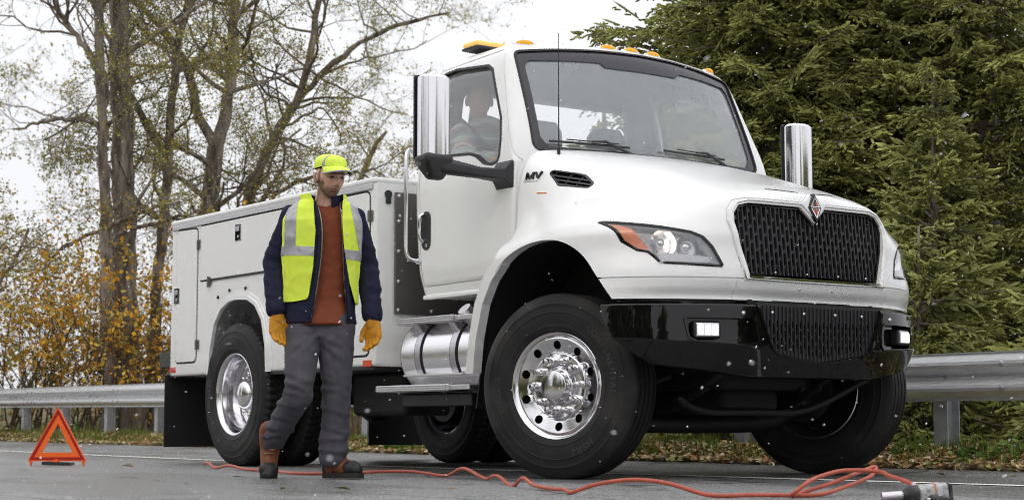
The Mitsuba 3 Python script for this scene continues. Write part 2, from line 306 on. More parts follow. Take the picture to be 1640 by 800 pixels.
# vent louvres
Hs = man(hood_solid(0.004))
for s in (1, -1):
    V = TR + '__vent' if s > 0 else TR + '__vent_001'
    vin = man(extr(vp.buffer(-0.004), 'y', .70, 1.10))
    fr = (man(extr(vp.buffer(0.004), 'y', .70, 1.10)) - vin) ^ (man(hood_solid(-0.003)) - man(hood_solid(0.03)))
    add(V, tm(fr) if s > 0 else mirror_y(fr), 'black_plastic')
    back = vin ^ (man(hood_solid(0.036)) - man(hood_solid(0.046)))
    add(V + '__backing', tm(back) if s > 0 else mirror_y(back), 'black_matt')
    for k in range(5):
        zz = 0.022 + 0.022 * k
        sl = poly([(.30, 1.787 - zz), (-.2, 1.682 - zz), (-.2, 1.674 - zz), (.30, 1.779 - zz)])
        q = man(extr(sl, 'y', .7, 1.1)) ^ vin ^ (man(hood_solid(0.002)) - man(hood_solid(0.032)))
        if not q.is_empty(): add(V + '__slat', tm(q) if s > 0 else mirror_y(q), 'black_plastic')
    for xx in (.02, .10):
        sl = poly([(xx, 1.85), (xx + .006, 1.85), (xx - .03, 1.6), (xx - .036, 1.6)])
        q = man(extr(sl, 'y', .7, 1.1)) ^ vin ^ (man(hood_solid(0.006)) - man(hood_solid(0.034)))
        add(V + '__divider', tm(q) if s > 0 else mirror_y(q), 'black_plastic')
    mk = man(extr(poly([(.27,1.643),(.19,1.634),(.19,1.631),(.27,1.639)]), 'y', .7, 1.2)) ^ (man(hood_solid(-0.006)) - man(hood_solid(0.006)))
    add(V + '__marker_strip', tm(mk) if s > 0 else mirror_y(mk), 'orange_lens')
def on_hood(x, z, s=1):
    """point on the hood's near side at (x, z)"""
    o = np.array([x, 2.0, z]); t = hit_y(H0_tm, x, z); return np.array([x, t, z])
H0_tm = tm(H0)
def hit_y(t, x, z):
    tri = t.triangles; a, b, c = tri[:, 0][:, [0, 2]], tri[:, 1][:, [0, 2]], tri[:, 2][:, [0, 2]]; p = np.array([x, z])
    d = (b[:, 1] - c[:, 1]) * (a[:, 0] - c[:, 0]) + (c[:, 0] - b[:, 0]) * (a[:, 1] - c[:, 1]); d = np.where(np.abs(d) < 1e-14, np.nan, d)
    l1 = ((b[:, 1] - c[:, 1]) * (p[0] - c[:, 0]) + (c[:, 0] - b[:, 0]) * (p[1] - c[:, 1])) / d
    l2 = ((c[:, 1] - a[:, 1]) * (p[0] - c[:, 0]) + (a[:, 0] - c[:, 0]) * (p[1] - c[:, 1])) / d
    ok = (l1 >= 0) & (l2 >= 0) & (l1 + l2 <= 1)
    return float((l1 * tri[:, 0, 1] + l2 * tri[:, 1, 1] + (1 - l1 - l2) * tri[:, 2, 1])[ok].max())
# raised letters on the hood side
p0, p1, p2 = np.array([.395, hit_y(H0_tm, .395, 1.722), 1.722]), np.array([.29, hit_y(H0_tm, .29, 1.722), 1.722]), np.array([.35, hit_y(H0_tm, .35, 1.762), 1.762])
ex = (p1 - p0) / np.linalg.norm(p1 - p0); ey = p2 - np.array([.35, hit_y(H0_tm, .35, 1.722), 1.722]); ey -= ex * (ex @ ey); ey /= np.linalg.norm(ey)
lt = text_on('MV', 0.042, 0.010, p0 + ex * 0.006 + ey * .006 - np.cross(ex, ey) * 0.003, ex * 1.35, ey)
part('badge', lt, 'black_gloss', 20)
_m = np.eye(4); _m[:3, 0], _m[:3, 1], _m[:3, 2], _m[:3, 3] = ex, ey, np.cross(ex, ey), p0 + ex * .055 - ey * .004
part('badge__underline', trimesh.creation.box((.105, .007, .010), _m), 'chrome')

# ---------- grille
def slots(region, pitch, row, w, h, lean=0.0):
    x0, z0, x1, z1 = region.bounds; out = []; k = 0; x = -pitch * math.ceil((x1 + .1) / pitch)
    while x < x1 + .1:
        z = z0 - row + (row / 2 if k % 2 else 0)
        while z < z1 + row:
            c = Polygon([(x - w/2, z - h/2 + w/2), (x - w/4, z - h/2), (x + w/4, z - h/2), (x + w/2, z - h/2 + w/2), (x + w/2, z + h/2 - w/2), (x + w/4, z + h/2), (x - w/4, z + h/2), (x - w/2, z + h/2 - w/2)])
            c = c.intersection(region)
            if not c.is_empty and c.area > 0.25 * w * h: out.append(c)
            z += row
        x += pitch; k += 1
    return out
def on_nose(t, back=0.0):
    """leans a flat x-plate back so that it follows the nose (x = 0 is the nose surface)"""
    t = tm(t).copy(); v = t.vertices; z, y = v[:, 2], np.abs(v[:, 1])
    v[:, 0] += -0.975 + np.interp(z, [1.09, 1.25, 1.38, 1.53], [0, .006, .020, .045]) + np.interp(y, [.3, .6], [0, .035]) + back; t.vertices = v; return t
inner = gp.buffer(-0.006)
holes = slots(inner.buffer(-0.012), 0.0315, 0.086, 0.0175, 0.070)
plate = inner
for c in holes: plate = plate.difference(c)
gk = part('grille', on_nose(extr(plate, 'x', 0.0, 0.022), 0.022), 'black_plastic', 20)
ribs = []
x = -0.0315 * 20
while x < .62:                                               # proud vertical ribs between the slots
    seg = sbox(x + .0115, 1.08, x + .020, 1.52).intersection(inner.buffer(-.004))
    if not seg.is_empty: ribs.append(extr(seg, 'x', -0.008, 0.006))
    x += 0.0315
part('grille__rib', on_nose(ribs, 0.020), 'black_plastic', 20, kind='stuff')
part('grille__backing', on_nose(extr(gp, 'x', 0.0, 0.01), 0.085), 'black_matt', 20)
part('grille__bezel', on_nose(extr(gp.difference(inner.buffer(-.006)), 'x', 0, .03), 0.004), 'black_gloss', 20)
Hc = man(hood_solid(-0.006)) - man(hood_solid(0.02))
chr_ = man(extr(gp.buffer(0.016).difference(gp.buffer(0.002)), 'x', -1.2, -.8)) ^ Hc
low = man(extr(sbox(-.535, 1.074, .535, 1.094).difference(gp.buffer(.001)), 'x', -1.2, -.8)) ^ (man(hood_solid(-0.011)) - man(hood_solid(0.02)))
part('grille__trim', [tm(chr_ ^ man(trimesh.creation.box((1, 3, 1), np.array([[1,0,0,-1],[0,1,0,0],[0,0,1,.60],[0,0,0,1.]])))), tm(low)], 'chrome', 25)
side = man(extr(poly([(.535,1.076),(.565,1.20),(.555,1.20),(.51,1.096)]), 'x', -1.2, -.8)) ^ (man(hood_solid(-0.009)) - man(hood_solid(0.02)))
part('grille__corner_trim', side, 'chrome', 25); part('grille__corner_trim', mirror_y(side), 'chrome', 25)
sur = man(extr(fp.buffer(-0.004).difference(gp.buffer(0.017)), 'x', -1.2, -.8)) ^ (man(hood_solid(-0.012)) - man(hood_solid(0.01)))
part('grille__surround', sur, 'white_paint', 28)
for y in (-.40, -.18, .06, .30):
    part('grille__bolt', ico((-.958, y, 1.125), .007, (1, 1, 1), 1), 'steel')
# diamond badge
def diamond(w, h, cz=1.500): return poly([(0, cz - h), (w, cz), (0, cz + h), (-w, cz)])
part('emblem', on_nose(extr(diamond(.047, .080), 'x', -.022, .03), -.012), 'black_gloss', 20)
part('emblem__rim', on_nose(extr(diamond(.037, .063).difference(diamond(.030, .051)), 'x', -.026, -.02), -.012), 'chrome', 20)
scene['emblem_orange'] = prin((0.55, 0.13, 0.07), 0.3, clearcoat=1.0)
for s in (1, -1):
    half = diamond(.029, .049).intersection(poly([(0.003 * s, 1.3), (.2 * s, 1.3), (.2 * s, 1.7), (0.003 * s, 1.7)])).difference(sbox(-.1, 1.490, .1, 1.510)).difference(poly([(0, 1.53), (.012 * s, 1.512), (0, 1.512)]))
    part('emblem__field', on_nose(extr(half, 'x', -.024, -.02), -.012), 'emblem_orange', 20)
part('emblem__band', on_nose(extr(sbox(-.026, 1.4935, .026, 1.5065), 'x', -.028, -.02), -.012), 'chrome', 20)
bt = text_on('INTERNATIONAL', .0062, .001, (0, 0, 0), (0, -1, 0), (0, 0, 1)); w = bt.bounds[1][1] - bt.bounds[0][1]
bt.vertices = bt.vertices + [-.0288, w / 2 - bt.bounds[1][1], 1.4962]
part('emblem__lettering', on_nose(bt, -.012), 'black_gloss', 20)
for s in (1, -1):                                            # slots in the top of the nose
    q = man(extr(poly([(-.905, .06 * s), (-.885, .10 * s), (-.845, .26 * s), (-.855, .27 * s), (-.897, .11 * s)]), 'z', 1.5, 1.7)) ^ (man(hood_solid(-0.003)) - man(hood_solid(0.004)))
    part('hood__nozzle_slot', q, 'black_matt')
for y in (.13, -.12):
    part('hood__fascia_bolt', ico((-.968, y, 1.040), .009, (.8, 1, 1), 1), 'steel')

# ---------- headlights
scene['lamp_inside'] = prin((.74, .74, .76), .25, metallic=.45)
for s in (1, -1):
    P = hp if s > 0 else hpm; HL = 'headlight' if s > 0 else 'headlight_001'
    X = lambda p, a, b: man(extr(p if s > 0 else aff.scale(p, -1, 1, origin=(0, 0)), 'x', a, b))
    shell = lambda a, b: man(hood_solid(a)) - man(hood_solid(b))
    lens = pick((X(hp, -1.3, -.30) ^ shell(0.002, 0.006)), lambda n, c: ((n[:, 0] * -.8 + n[:, 1] * s * .6) > .25))
    fr = (X(hp.buffer(.0085).difference(hp.buffer(-.004)), -1.3, -.3)) ^ shell(-0.004, 0.03)
    part(HL, fr, 'black_gloss', 25)
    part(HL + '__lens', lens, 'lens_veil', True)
    bowl_back = X(hp.buffer(.004), -1.3, -.3) ^ shell(0.070, 0.082)
    part(HL + '__housing', bowl_back, 'lamp_inside', 30)
    # dark inner bezel along the inner and upper side
    bez = hp.difference(poly([(1.2, 1.40), (.98, 1.345), (.86, 1.328), (.78, 1.300), (.735, 1.225), (.70, 1.155), (.6, 1.1), (1.3, 1.0)]))
    scene['lamp_bezel'] = prin((0.26, 0.26, 0.29), 0.35, clearcoat=.5)
    part(HL + '__bezel', X(bez, -1.3, -.3) ^ shell(0.012, 0.03), 'lamp_bezel', 30)
    am = hp.buffer(-.004).intersection(poly([(1.14, 1.40), (1.085, 1.372), (1.045, 1.352), (.985, 1.24), (.985, 1.20), (1.20, 1.22)]))
    part(HL + '__turn_signal', X(am, -1.3, -.3) ^ shell(0.008, 0.03), 'orange_lens', 30)
    # two bright bowls and the strip lamp
    def bowl(y, z, r, nm, mat, dirn=(-.93, .37)):
        x = float(np.interp(y, [.66, .75, .84, .95, 1.03], [-.905, -.85, -.80, -.71, -.62]))
        prof = [(r * a, 0.055 * (1 - a * a)) for a in np.linspace(1, .02, 9)]
        b = rev(prof, 28, 'x'); ang = math.radians(24) * s
        R = np.array([[math.cos(ang), math.sin(ang), 0], [-math.sin(ang), math.cos(ang), 0], [0, 0, 1]])
        b.vertices = b.vertices @ R.T + [x + .012, y * s, z]; part(HL + '__' + nm, b, mat, True); return x
    bowl(.905, 1.268, .074, 'reflector', 'chrome'); bowl(.795, 1.246, .068, 'reflector', 'chrome')
    for y_, z_, r_ in ((.905, 1.268, .026), (.795, 1.246, .030)): part(HL + '__projector', ico((float(np.interp(y_, [.66, .75, .84, .95, 1.03], [-.905, -.85, -.80, -.71, -.62])) + .035, y_ * s, z_), r_, 1, 3), 'lamp_ball', True)
    scene.setdefault('lamp_ball', prin((.72, .72, .74), .12, clearcoat=1.0, metallic=.85))
    scene.setdefault('lamp_white', prin((.85, .85, .85), .3))
    g1 = ico((-.735, .878 * s, 1.262), .011, (.7, 1, 3.0), 2); k1 = part(HL + '__bulb', g1, 'lamp_white', True); scene[k1]['emitter'] = LAMP((1.0, .86, .62), 1.9)
    strip = poly([(.95, 1.172), (.93, 1.215), (.82, 1.205), (.70, 1.190), (.695, 1.165), (.80, 1.163)])
    part(HL + '__daytime_lamp', X(strip, -1.3, -.3) ^ shell(0.014, 0.03), 'tape_white', 30)
    g2 = ico((-.775, .865 * s, 1.187), .010, 1, 2); k2 = part(HL + '__side_bulb', g2, 'amber_glow', True); scene[k2]['emitter'] = LAMP((1.0, .45, .22), .9)

# ---------- bumper
bump_s = man(bumper_solid())
FOG = rounded([(.865,.868),(.515,.866),(.490,.845),(.472,.740),(.488,.724),(.80,.742),(.845,.765)], .012)
LOWG = rounded([(.482,.945),(.430,.80),(.380,.700),(.330,.672),(0,.628),(-.330,.672),(-.380,.700),(-.430,.80),(-.482,.945)], .015)
LOWG = LOWG.union(sbox(-.478, .92, .478, .97))
bin_ = man(grid_mesh(np.swapaxes(np.concatenate([bumper_rings(0.045), (bumper_rings(0.09)[[0, -1]])[::-1]]), 0, 1)))
fogcut = both(FOG, -1.2, -.60); lowcut = man(extr(LOWG, 'x', -1.2, -.7))
ends = man([extr(poly([(-.40,1.0),(-.548,.95),(-.575,.86),(-.625,.75),(-.700,.64),(-.72,.50),(-.40,.50)]), 'y', a_, b_) for a_, b_ in ((.8, 1.4), (-1.4, -.8))])
bump_m = bump_s - fogcut - lowcut - ends
BK = part('bumper', bump_m, 'black_gloss', 30)
# rims round the cut-outs
def face_band(p, d0, d1):
    """what of the prism over p (y, z) lies between two offsets of the bumper's face"""
    A = np.concatenate([bumper_rings(d0), bumper_rings(d1)[::-1]]); return man(extr(p, 'x', -1.25, -.5)) ^ man(grid_mesh(np.swapaxes(A, 0, 1)))
for s in (1, -1):
    F = FOG if s > 0 else aff.scale(FOG, -1, 1, origin=(0, 0))
    part('bumper__lamp_recess', face_band(F.buffer(.010).difference(F), -0.006, 0.05), 'black_gloss', 30)
    part('bumper__recess_backing', face_band(F.buffer(.005), 0.06, 0.068), 'black_gloss', 30)
    FL = 'fog_lamp' if s > 0 else 'fog_lamp_001'
    c = np.array([-.905, .752 * s, .803]); ang = math.radians(20) * s
    R = np.array([[math.cos(ang), math.sin(ang), 0], [-math.sin(ang), math.cos(ang), 0], [0, 0, 1]])
    def at_(t): t = tm(t).copy(); t.vertices = t.vertices @ R.T + c; return t
    part(FL, at_(rbox((-.012, -.078, -.048), (.05, .078, .048), .018)), 'black_plastic')
    part(FL + '__reflector', at_(rbox((-.017, -.068, -.038), (0, .068, .038), .014)), 'chrome')
    for k in range(3):
        kk = part(FL + '__led', at_(rbox((-.022, -.058 + .041 * k, -.027), (-.010, -.024 + .041 * k, .027), .008)), 'lamp_white'); scene[kk]['emitter'] = LAMP((1.0, .98, .95), .75)
    part('bumper__bolt', ico((-.984, .562 * s, .894), .013, (.7, 1, 1), 2), 'steel'); part('bumper__bolt', ico((-.968, .50 * s, .640), .012, (.7, 1, 1), 2), 'steel')
lg_in = LOWG.buffer(-.014)
part('lower_grille', face_band(LOWG.difference(LOWG.buffer(-.012)), -0.010, 0.05), 'black_gloss', 30)
hl = slots(poly([(.40,.865),(.34,.71),(0,.665),(-.34,.71),(-.40,.865)]).buffer(-.004), 0.029, 0.074, 0.015, 0.060)
pl_ = lg_in
for c in hl: pl_ = pl_.difference(c)
part('lower_grille__mesh', [extr(pl_, 'x', -.985, -.965)], 'black_plastic', 20)
ribs = []
x = -0.029 * 18
while x < .5:
    seg = sbox(x + .0105, .60, x + .0185, .94).intersection(lg_in)
    if not seg.is_empty: ribs.append(extr(seg, 'x', -.992, -.980))
    x += 0.029
part('lower_grille__rib', ribs, 'black_plastic', 20, kind='stuff')
part('lower_grille__backing', extr(LOWG.buffer(.004), 'x', -.93, -.92), 'black_matt', 20)
for y in (.36, .125, -.115, -.325): part('lower_grille__bolt', ico((-.994, y, .904), .010, (.7, 1, 1), 1), 'steel')
# ---------- cab
C0, C1 = cab_hull(), cab_hull(0.055, 1.14)
WIN = rounded([(1.40,2.535),(1.27,2.545),(.894,2.508),(.831,2.473),(.760,2.345),(.687,2.213),(.645,2.140),(.614,2.00),(.612,1.90),(.630,1.862),(.685,1.852),(.773,1.869),(.871,1.927),(.942,1.948),(1.17,1.965),(1.40,1.975),(1.43,2.02),(1.435,2.49)], .03)
DOOR = rounded([(.452,1.175),(1.452,1.165),(1.478,1.42),(1.500,1.80),(1.500,2.30),(1.475,2.56),(.80,2.595),(.745,2.55),(.66,2.34),(.50,1.93),(.452,1.86)], .03)
WS = rounded([(.905,1.925),(.868,2.572),(.60,2.602),(.3,2.622),(0,2.628),(-.3,2.622),(-.60,2.602),(-.868,2.572),(-.905,1.925)], .05)
WSI = rounded([(.80,1.955),(.842,2.01),(.822,2.475),(.79,2.515),(.50,2.53),(.32,2.535),(.29,2.505),(-.29,2.505),(-.32,2.535),(-.55,2.53),(-.79,2.515),(-.822,2.475),(-.842,2.01),(-.80,1.955)], .03)
RW = rounded([(.74,1.93),(.72,2.44),(.64,2.475),(-.64,2.475),(-.72,2.44),(-.74,1.93)], .06)
ylim = (.55, 1.3)
shell = C0 - C1
win = man([extr(WIN, 'y', *ylim), extr(WIN, 'y', -1.3, -.55)])
wsp = lambda p: man(extr(p, 'x', .1, 1.02))
rwp = lambda p: man(extr(p, 'x', 1.3, 1.8))
seam = man([extr(DOOR.buffer(.003).difference(DOOR.buffer(-.003)), 'y', a, b) for a, b in ((.55, 1.3), (-1.3, -.55))])
dprism = {1: man(extr(DOOR, 'y', .55, 1.3)), -1: man(extr(DOOR, 'y', -1.3, -.55))}
C0d = cab_hull(0.012, 1.112)
cabarch = man([extr(arch.buffer(.05), 'y', .58, 1.3), extr(arch.buffer(.05), 'y', -1.3, -.58)])
cab = shell - cabarch - win - wsp(WS) - rwp(RW) - (seam - C0d)
doors = {s: cab ^ dprism[s] for s in (1, -1)}
cab = cab - dprism[1] - dprism[-1]
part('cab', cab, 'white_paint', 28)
inner_skin = lambda d0, d1: cab_hull(d0, 1.10 + d0) - cab_hull(d1, 1.10 + d1)
lin = inner_skin(0.058, 0.068) - cabarch - win - wsp(WS) - rwp(RW)
part('cab__lining', lin, 'headliner', 30)
def sheet(prism, d, keep):
    h_ = cab_hull(d, 1.10 + d); q = tm(h_ ^ prism); return pick(q, keep)
part('windshield', sheet(wsp(WS), 0.012, lambda n, c: (n[:, 0] < -.3) & (c[:, 0] < 1.0) & ~((np.abs(n[:, 1]) > .85))), 'veiled_glass', True)
fr = (wsp(WS.buffer(.004).difference(WSI))) ^ (cab_hull(0.004, 1.104) - cab_hull(0.0105, 1.1105))
part('windshield__frit', fr, 'frit', 30)
edge = wsp(WS.buffer(.005).difference(WS.buffer(-.008))) ^ (cab_hull(-.003, 1.097) - cab_hull(0.03, 1.13))
part('windshield__seal', edge, 'seal', 30)
part('rear_window', sheet(rwp(RW), 0.02, lambda n, c: n[:, 0] > .5), 'glass', True)
part('rear_window__seal', rwp(RW.buffer(.012).difference(RW.buffer(-.02))) ^ (cab_hull(-.003, 1.097) - cab_hull(0.07, 1.17)), 'seal')
for s in (1, -1):
    D = TR + '__door' if s > 0 else TR + '__door_001'
    a, b = ((.55, 1.3) if s > 0 else (-1.3, -.55))
    crease = [(.44, 1.735), (1.0, 1.690), (1.35, 1.655), (1.35, 1.648), (1.0, 1.678), (.44, 1.715)]
    dm = tm(doors[s])
    add(D, dm, 'white_paint', 28)
    add(D + '__lining', (inner_skin(0.0575, 0.075) ^ man(extr(DOOR.buffer(-.02), 'y', a, b))) - win - cabarch, 'headliner')
    add(D + '__window', sheet(man(extr(WIN, 'y', a, b)), 0.018, (lambda n, c: n[:, 1] > .6) if s > 0 else (lambda n, c: n[:, 1] < -.6)), 'veiled_side_glass', True)
    add(D + '__window_seal', man(extr(WIN.buffer(.005).difference(WIN.buffer(-.011)), 'y', a, b)) ^ (cab_hull(-.004, 1.096) - cab_hull(.03, 1.13)), 'seal', 30)
    # recessed handle plate with a chrome pull
    hd = rounded([(1.352,1.395),(1.352,1.64),(1.452,1.64),(1.452,1.395)], .048)
    yy = 1.045 * s
    add(D + '__handle_plate', man(extr(hd, 'y', yy - .01, yy + .006)), 'black_plastic', 30)
    add(D + '__handle', tube(smooth_path([(1.425, yy, 1.45), (1.432, yy + .028 * s, 1.47), (1.434, yy + .030 * s, 1.54), (1.432, yy + .028 * s, 1.61), (1.425, yy, 1.625)], 5), .012, 10), 'chrome', True)
    add(D + '__lock', cyl((1.39, yy, 1.42), (1.39, yy + .010 * s, 1.42), .008, 12), 'chrome')
    # chrome grab rail behind the door
    gx = 1.535; yg = 1.115 * s
    add(TR + '__grab_rail', tube(smooth_path([(1.545, 1.04 * s, 2.02), (1.54, yg - .01 * s, 2.035), (gx, yg, 1.99), (gx, yg, 1.7), (gx, yg, 1.43), (1.525, yg - .005 * s, 1.365), (1.485, 1.055 * s, 1.335)], 6), .013, 12), 'chrome', True)
    add(TR + '__grab_rail__foot', cyl((1.485, 1.03 * s, 1.33), (1.485, 1.062 * s, 1.33), .02, 14), 'chrome')
    add(D + '__bolt', ico((1.50, 1.043 * s, 1.585), .010, (1, .6, 1), 1), 'steel')
    # sill flange under the door
    add(TR + '__sill', cbox((.80, .99 * s, 1.085), (1.46, 1.035 * s, 1.112), .006), 'white_paint')
    # mirror: black arm and lower shell, chrome back
    MK = 'mirror' if s > 0 else 'mirror_001'
    def mir(t):
        t = tm(t).copy(); return t if s > 0 else mirror_y(t)
    gx_ = np.linspace(0, PI, 41); pk = [(.665 - .085 * math.sin(t) ** .55, 1.478 - .094 * math.copysign(abs(math.cos(t)) ** .7, math.cos(t))) for t in gx_]
    shellc = man(extr(Polygon(pk + [(.72, 1.572), (.72, 1.384)]).buffer(0), 'z', 1.842, 2.318)); shellc = m3.Manifold.batch_hull([shellc, man(extr(Polygon(pk + [(.72, 1.572), (.72, 1.384)]).buffer(-.02), 'z', 2.318, 2.338))])
    part(MK, mir(shellc), 'chrome', 50)
    low_ = m3.Manifold.batch_hull([rbox((.570, 1.380, 1.80), (.722, 1.576, 1.872), .03), rbox((.61, 1.40, 1.722), (.70, 1.53, 1.80), .04)])
    part(MK + '__lower_shell', mir(low_), 'black_plastic', 30)
    part(MK + '__rim', mir(rbox((.70, 1.382, 1.85), (.730, 1.575, 2.342), .03)), 'black_plastic', 30)
    part(MK + '__glass', mir(rbox((.728, 1.40, 1.88), (.734, 1.557, 2.31), .003)), 'chrome')
    arm = m3.Manifold.batch_hull([rbox((.58, 1.33, 1.755), (.67, 1.47, 1.845), .035), rbox((.52, 1.20, 1.742), (.60, 1.24, 1.805), .03)])
    arm2 = m3.Manifold.batch_hull([rbox((.52, 1.20, 1.742), (.60, 1.24, 1.805), .03), rbox((.468, 1.085, 1.735), (.60, 1.10, 1.80), .03)])
    arm3 = m3.Manifold.batch_hull([rbox((.468, 1.085, 1.735), (.60, 1.10, 1.80), .03), rbox((.462, 1.030, 1.690), (.63, 1.052, 1.855), .022)])
    part(MK + '__arm', mir(arm + arm2 + arm3), 'black_plastic', 40)
# roof lamps
C0t = tm(C0)
def hit_x(t, y, z):
    tri = t.triangles; a, b, c = tri[:, 0][:, 1:], tri[:, 1][:, 1:], tri[:, 2][:, 1:]
    d = (b[:, 1] - c[:, 1]) * (a[:, 0] - c[:, 0]) + (c[:, 0] - b[:, 0]) * (a[:, 1] - c[:, 1]); d = np.where(np.abs(d) < 1e-14, np.nan, d)
    l1 = ((b[:, 1] - c[:, 1]) * (y - c[:, 0]) + (c[:, 0] - b[:, 0]) * (z - c[:, 1])) / d; l2 = ((c[:, 1] - a[:, 1]) * (y - c[:, 0]) + (a[:, 0] - c[:, 0]) * (z - c[:, 1])) / d
    ok = (l1 >= -1e-9) & (l2 >= -1e-9) & (l1 + l2 <= 1 + 1e-9); return float((l1 * tri[:, 0, 0] + l2 * tri[:, 1, 0] + (1 - l1 - l2) * tri[:, 2, 0])[ok].min())
for y, z in ((.755, 2.632), (.185, 2.655), (0, 2.657), (-.185, 2.655), (-.755, 2.632)):
    x = hit_x(C0t, y, z); n = np.array([hit_x(C0t, y, z + .008) - x, hit_x(C0t, y + .01, z) - x]); ang = math.atan2(n[1], .01)
    t = trimesh.creation.icosphere(3); t.vertices = t.vertices * [.028, .061, .018]; t.vertices[:, 2] += 0
    tl = math.atan2(n[0], .008) * .85
    Ry = np.array([[math.cos(tl), 0, math.sin(tl)], [0, 1, 0], [-math.sin(tl), 0, math.cos(tl)]])
    Rz = np.array([[math.cos(-ang), -math.sin(-ang), 0], [math.sin(-ang), math.cos(-ang), 0], [0, 0, 1]])
    t.vertices = t.vertices @ Ry.T @ Rz.T + [x, y, z]
    k = part('roof_lamp', t, 'amber_glow', True); scene[k]['emitter'] = LAMP((1.0, .42, .02), .12)
    b = trimesh.creation.icosphere(2); b.vertices = (b.vertices * [.02, .077, .026]) @ Ry.T @ Rz.T + [x + .006, y, z]; add(k + '__base', b, 'white_paint', True)
# beacon bar across the roof
part('beacon_bar', m3.Manifold.batch_hull([rbox((1.20, -.42, 2.690), (1.38, .80, 2.708), .009), rbox((1.24, -.40, 2.676), (1.34, .76, 2.70), .01)]), 'black_plastic', 30)
for y0, y1, m, e in ((.56, .80, 'amber_glow', .55), (.40, .555, 'black_plastic', 0), (.30, .395, 'tape_white', .3), (-.42, .29, 'amber_glow', .3)):
    k = part('beacon_bar__lens', rbox((1.21, y0, 2.706), (1.37, y1, 2.742), .016), m)
    if e: scene[k]['emitter'] = LAMP((1.0, .66, .30), e * .45)
# wipers and aerial
def on_ws(y, z, off=.0):
    return np.array([hit_x(C0t, y, z) - off, y, z])
for (ya, za), (yb, zb), (yp, zp) in (((.80, 1.985), (.24, 1.985), (.24, 1.945)), ((-.03, 1.992), (-.56, 1.985), (-.56, 1.945))):
    K = part('wiper', tube([on_ws(y, z, .016) for y, z in zip(np.linspace(ya, yb, 9), np.linspace(za, zb, 9))], .008, 6), 'black_plastic')
    add(K + '__arm', tube([on_ws((ya + yb) / 2, (za + zb) / 2 + .014, .03), on_ws((ya + 2 * yb) / 3, zb + .02, .035), on_ws(yp, zp, .02)], np.array([.006, .009, .012]), 8), 'black_plastic')
    add(K + '__spring_bar', tube([on_ws(y, z + .016, .022) for y, z in zip(np.linspace(ya * .8 + yb * .2, ya * .15 + yb * .85, 7), np.linspace(za, zb, 7))], .004, 6), 'black_plastic')
part('aerial', tube([(.335, .80, 1.90), (.335, .80, 2.62)], np.array([.0045, .0022]), 6), 'black_plastic')
part('aerial__base', cyl((.335, .80, 1.885), (.335, .80, 1.925), .010, 10), 'black_plastic')
# ---------- inside the cab
for sy in (.60, .08, -.47):
    K = part('seat', m3.Manifold.batch_hull([rbox((.95, sy - .25, 1.40), (1.42, sy + .25, 1.53), .05)]), 'grey_fabric')
    add(K + '__backrest', m3.Manifold.batch_hull([rbox((1.40, sy - .24, 1.50), (1.50, sy + .24, 1.68), .04), rbox((1.46, sy - .20, 2.04), (1.53, sy + .20, 2.10), .03)]), 'grey_fabric', 40)
    zz = .0 if sy < .5 else -.14
    hr = rounded([(sy - .15, 2.02), (sy - .14, 2.26), (sy - .09, 2.32), (sy + .09, 2.32), (sy + .14, 2.26), (sy + .15, 2.02)], .03)
    add(K + '__headrest', extr(aff.translate(hr, 0, zz), 'x', 1.45, 1.525), 'grey_fabric', 30)
    add(K + '__base', cbox((1.0, sy - .2, 1.15), (1.40, sy + .2, 1.41), .02), 'black_plastic')
part('dashboard', m3.Manifold.batch_hull([rbox((.55, -.96, 1.70), (.74, .96, 1.90), .04), rbox((.50, -.90, 1.90), (.62, .90, 1.93), .012)]), 'headliner', 40)
st = rev([(.215 + .016 * math.cos(a), .016 * math.sin(a)) for a in np.linspace(0, 2 * PI, 11)[:-1]], 40, 'x', closed=True)
ang = math.radians(-32); R = np.array([[math.cos(ang), 0, math.sin(ang)], [0, 1, 0], [-math.sin(ang), 0, math.cos(ang)]])
st.vertices = st.vertices @ R.T + [.86, -.47, 1.86]; SK = part('steering_wheel', st, 'black_plastic', True)
add(SK + '__column', cyl((.86, -.47, 1.86), (.66, -.47, 1.76), .035, 12), 'black_plastic')
for a in (0.3, PI - .3, -PI / 2):
    e = np.array([0, .205 * math.cos(a), .205 * math.sin(a)]) @ R.T + [.86, -.47, 1.86]; add(SK + '__spoke', cyl((.86, -.47, 1.86), e, .014, 8), 'black_plastic')
# ---------- wheels
def tyre_mesh(lugs):
    """revolved about y, outer sidewall towards +y; width .28, radius .52"""
    prof = [(.292,.118),(.305,.128),(.330,.1355),(.333,.1385),(.337,.1385),(.340,.1365),(.375,.141),(.405,.1395),(.408,.1418),(.412,.1418),(.415,.139),(.445,.134),(.452,.1365),(.458,.1365),(.463,.131),(.488,.123),(.503,.113),(.514,.106),(.519,.098)]
    if lugs: tread = [(.52,.088),(.52,.060),(.52,.046),(.506,.042),(.506,.036),(.52,.032),(.52,.008),(.508,.005)]
    else: tread = [(.52,.078),(.507,.076),(.507,.066),(.52,.064),(.52,.030),(.507,.028),(.507,.016),(.52,.014)]
    half = prof + tread; full = half + [(r, -y) for r, y in half[::-1]]
    n = 240 if lugs else 120; A = np.arange(n) * 2 * PI / n; F = np.array(full)
    r = np.repeat(F[:, :1], n, 1); y = np.repeat(F[:, 1:], n, 1)
    if lugs:
        for i, (rr, yy) in enumerate(full):
            ph = (np.arange(n) + (2 if yy < 0 else 0)) % 4
            if abs(yy) >= .046 and rr > .50: r[i] -= np.where(ph == 3, .016, 0.0) * (1 if abs(yy) < .11 else .7)
            if abs(yy) < .034 and rr > .515: r[i] -= np.where((np.arange(n) + 1) % 4 == 3, .010, 0.0)
    R = np.stack([r * np.cos(A), y, r * np.sin(A)], -1)
    return grid_mesh(R, caps=False)
TY = {k: tyre_mesh(k) for k in (0, 1)}
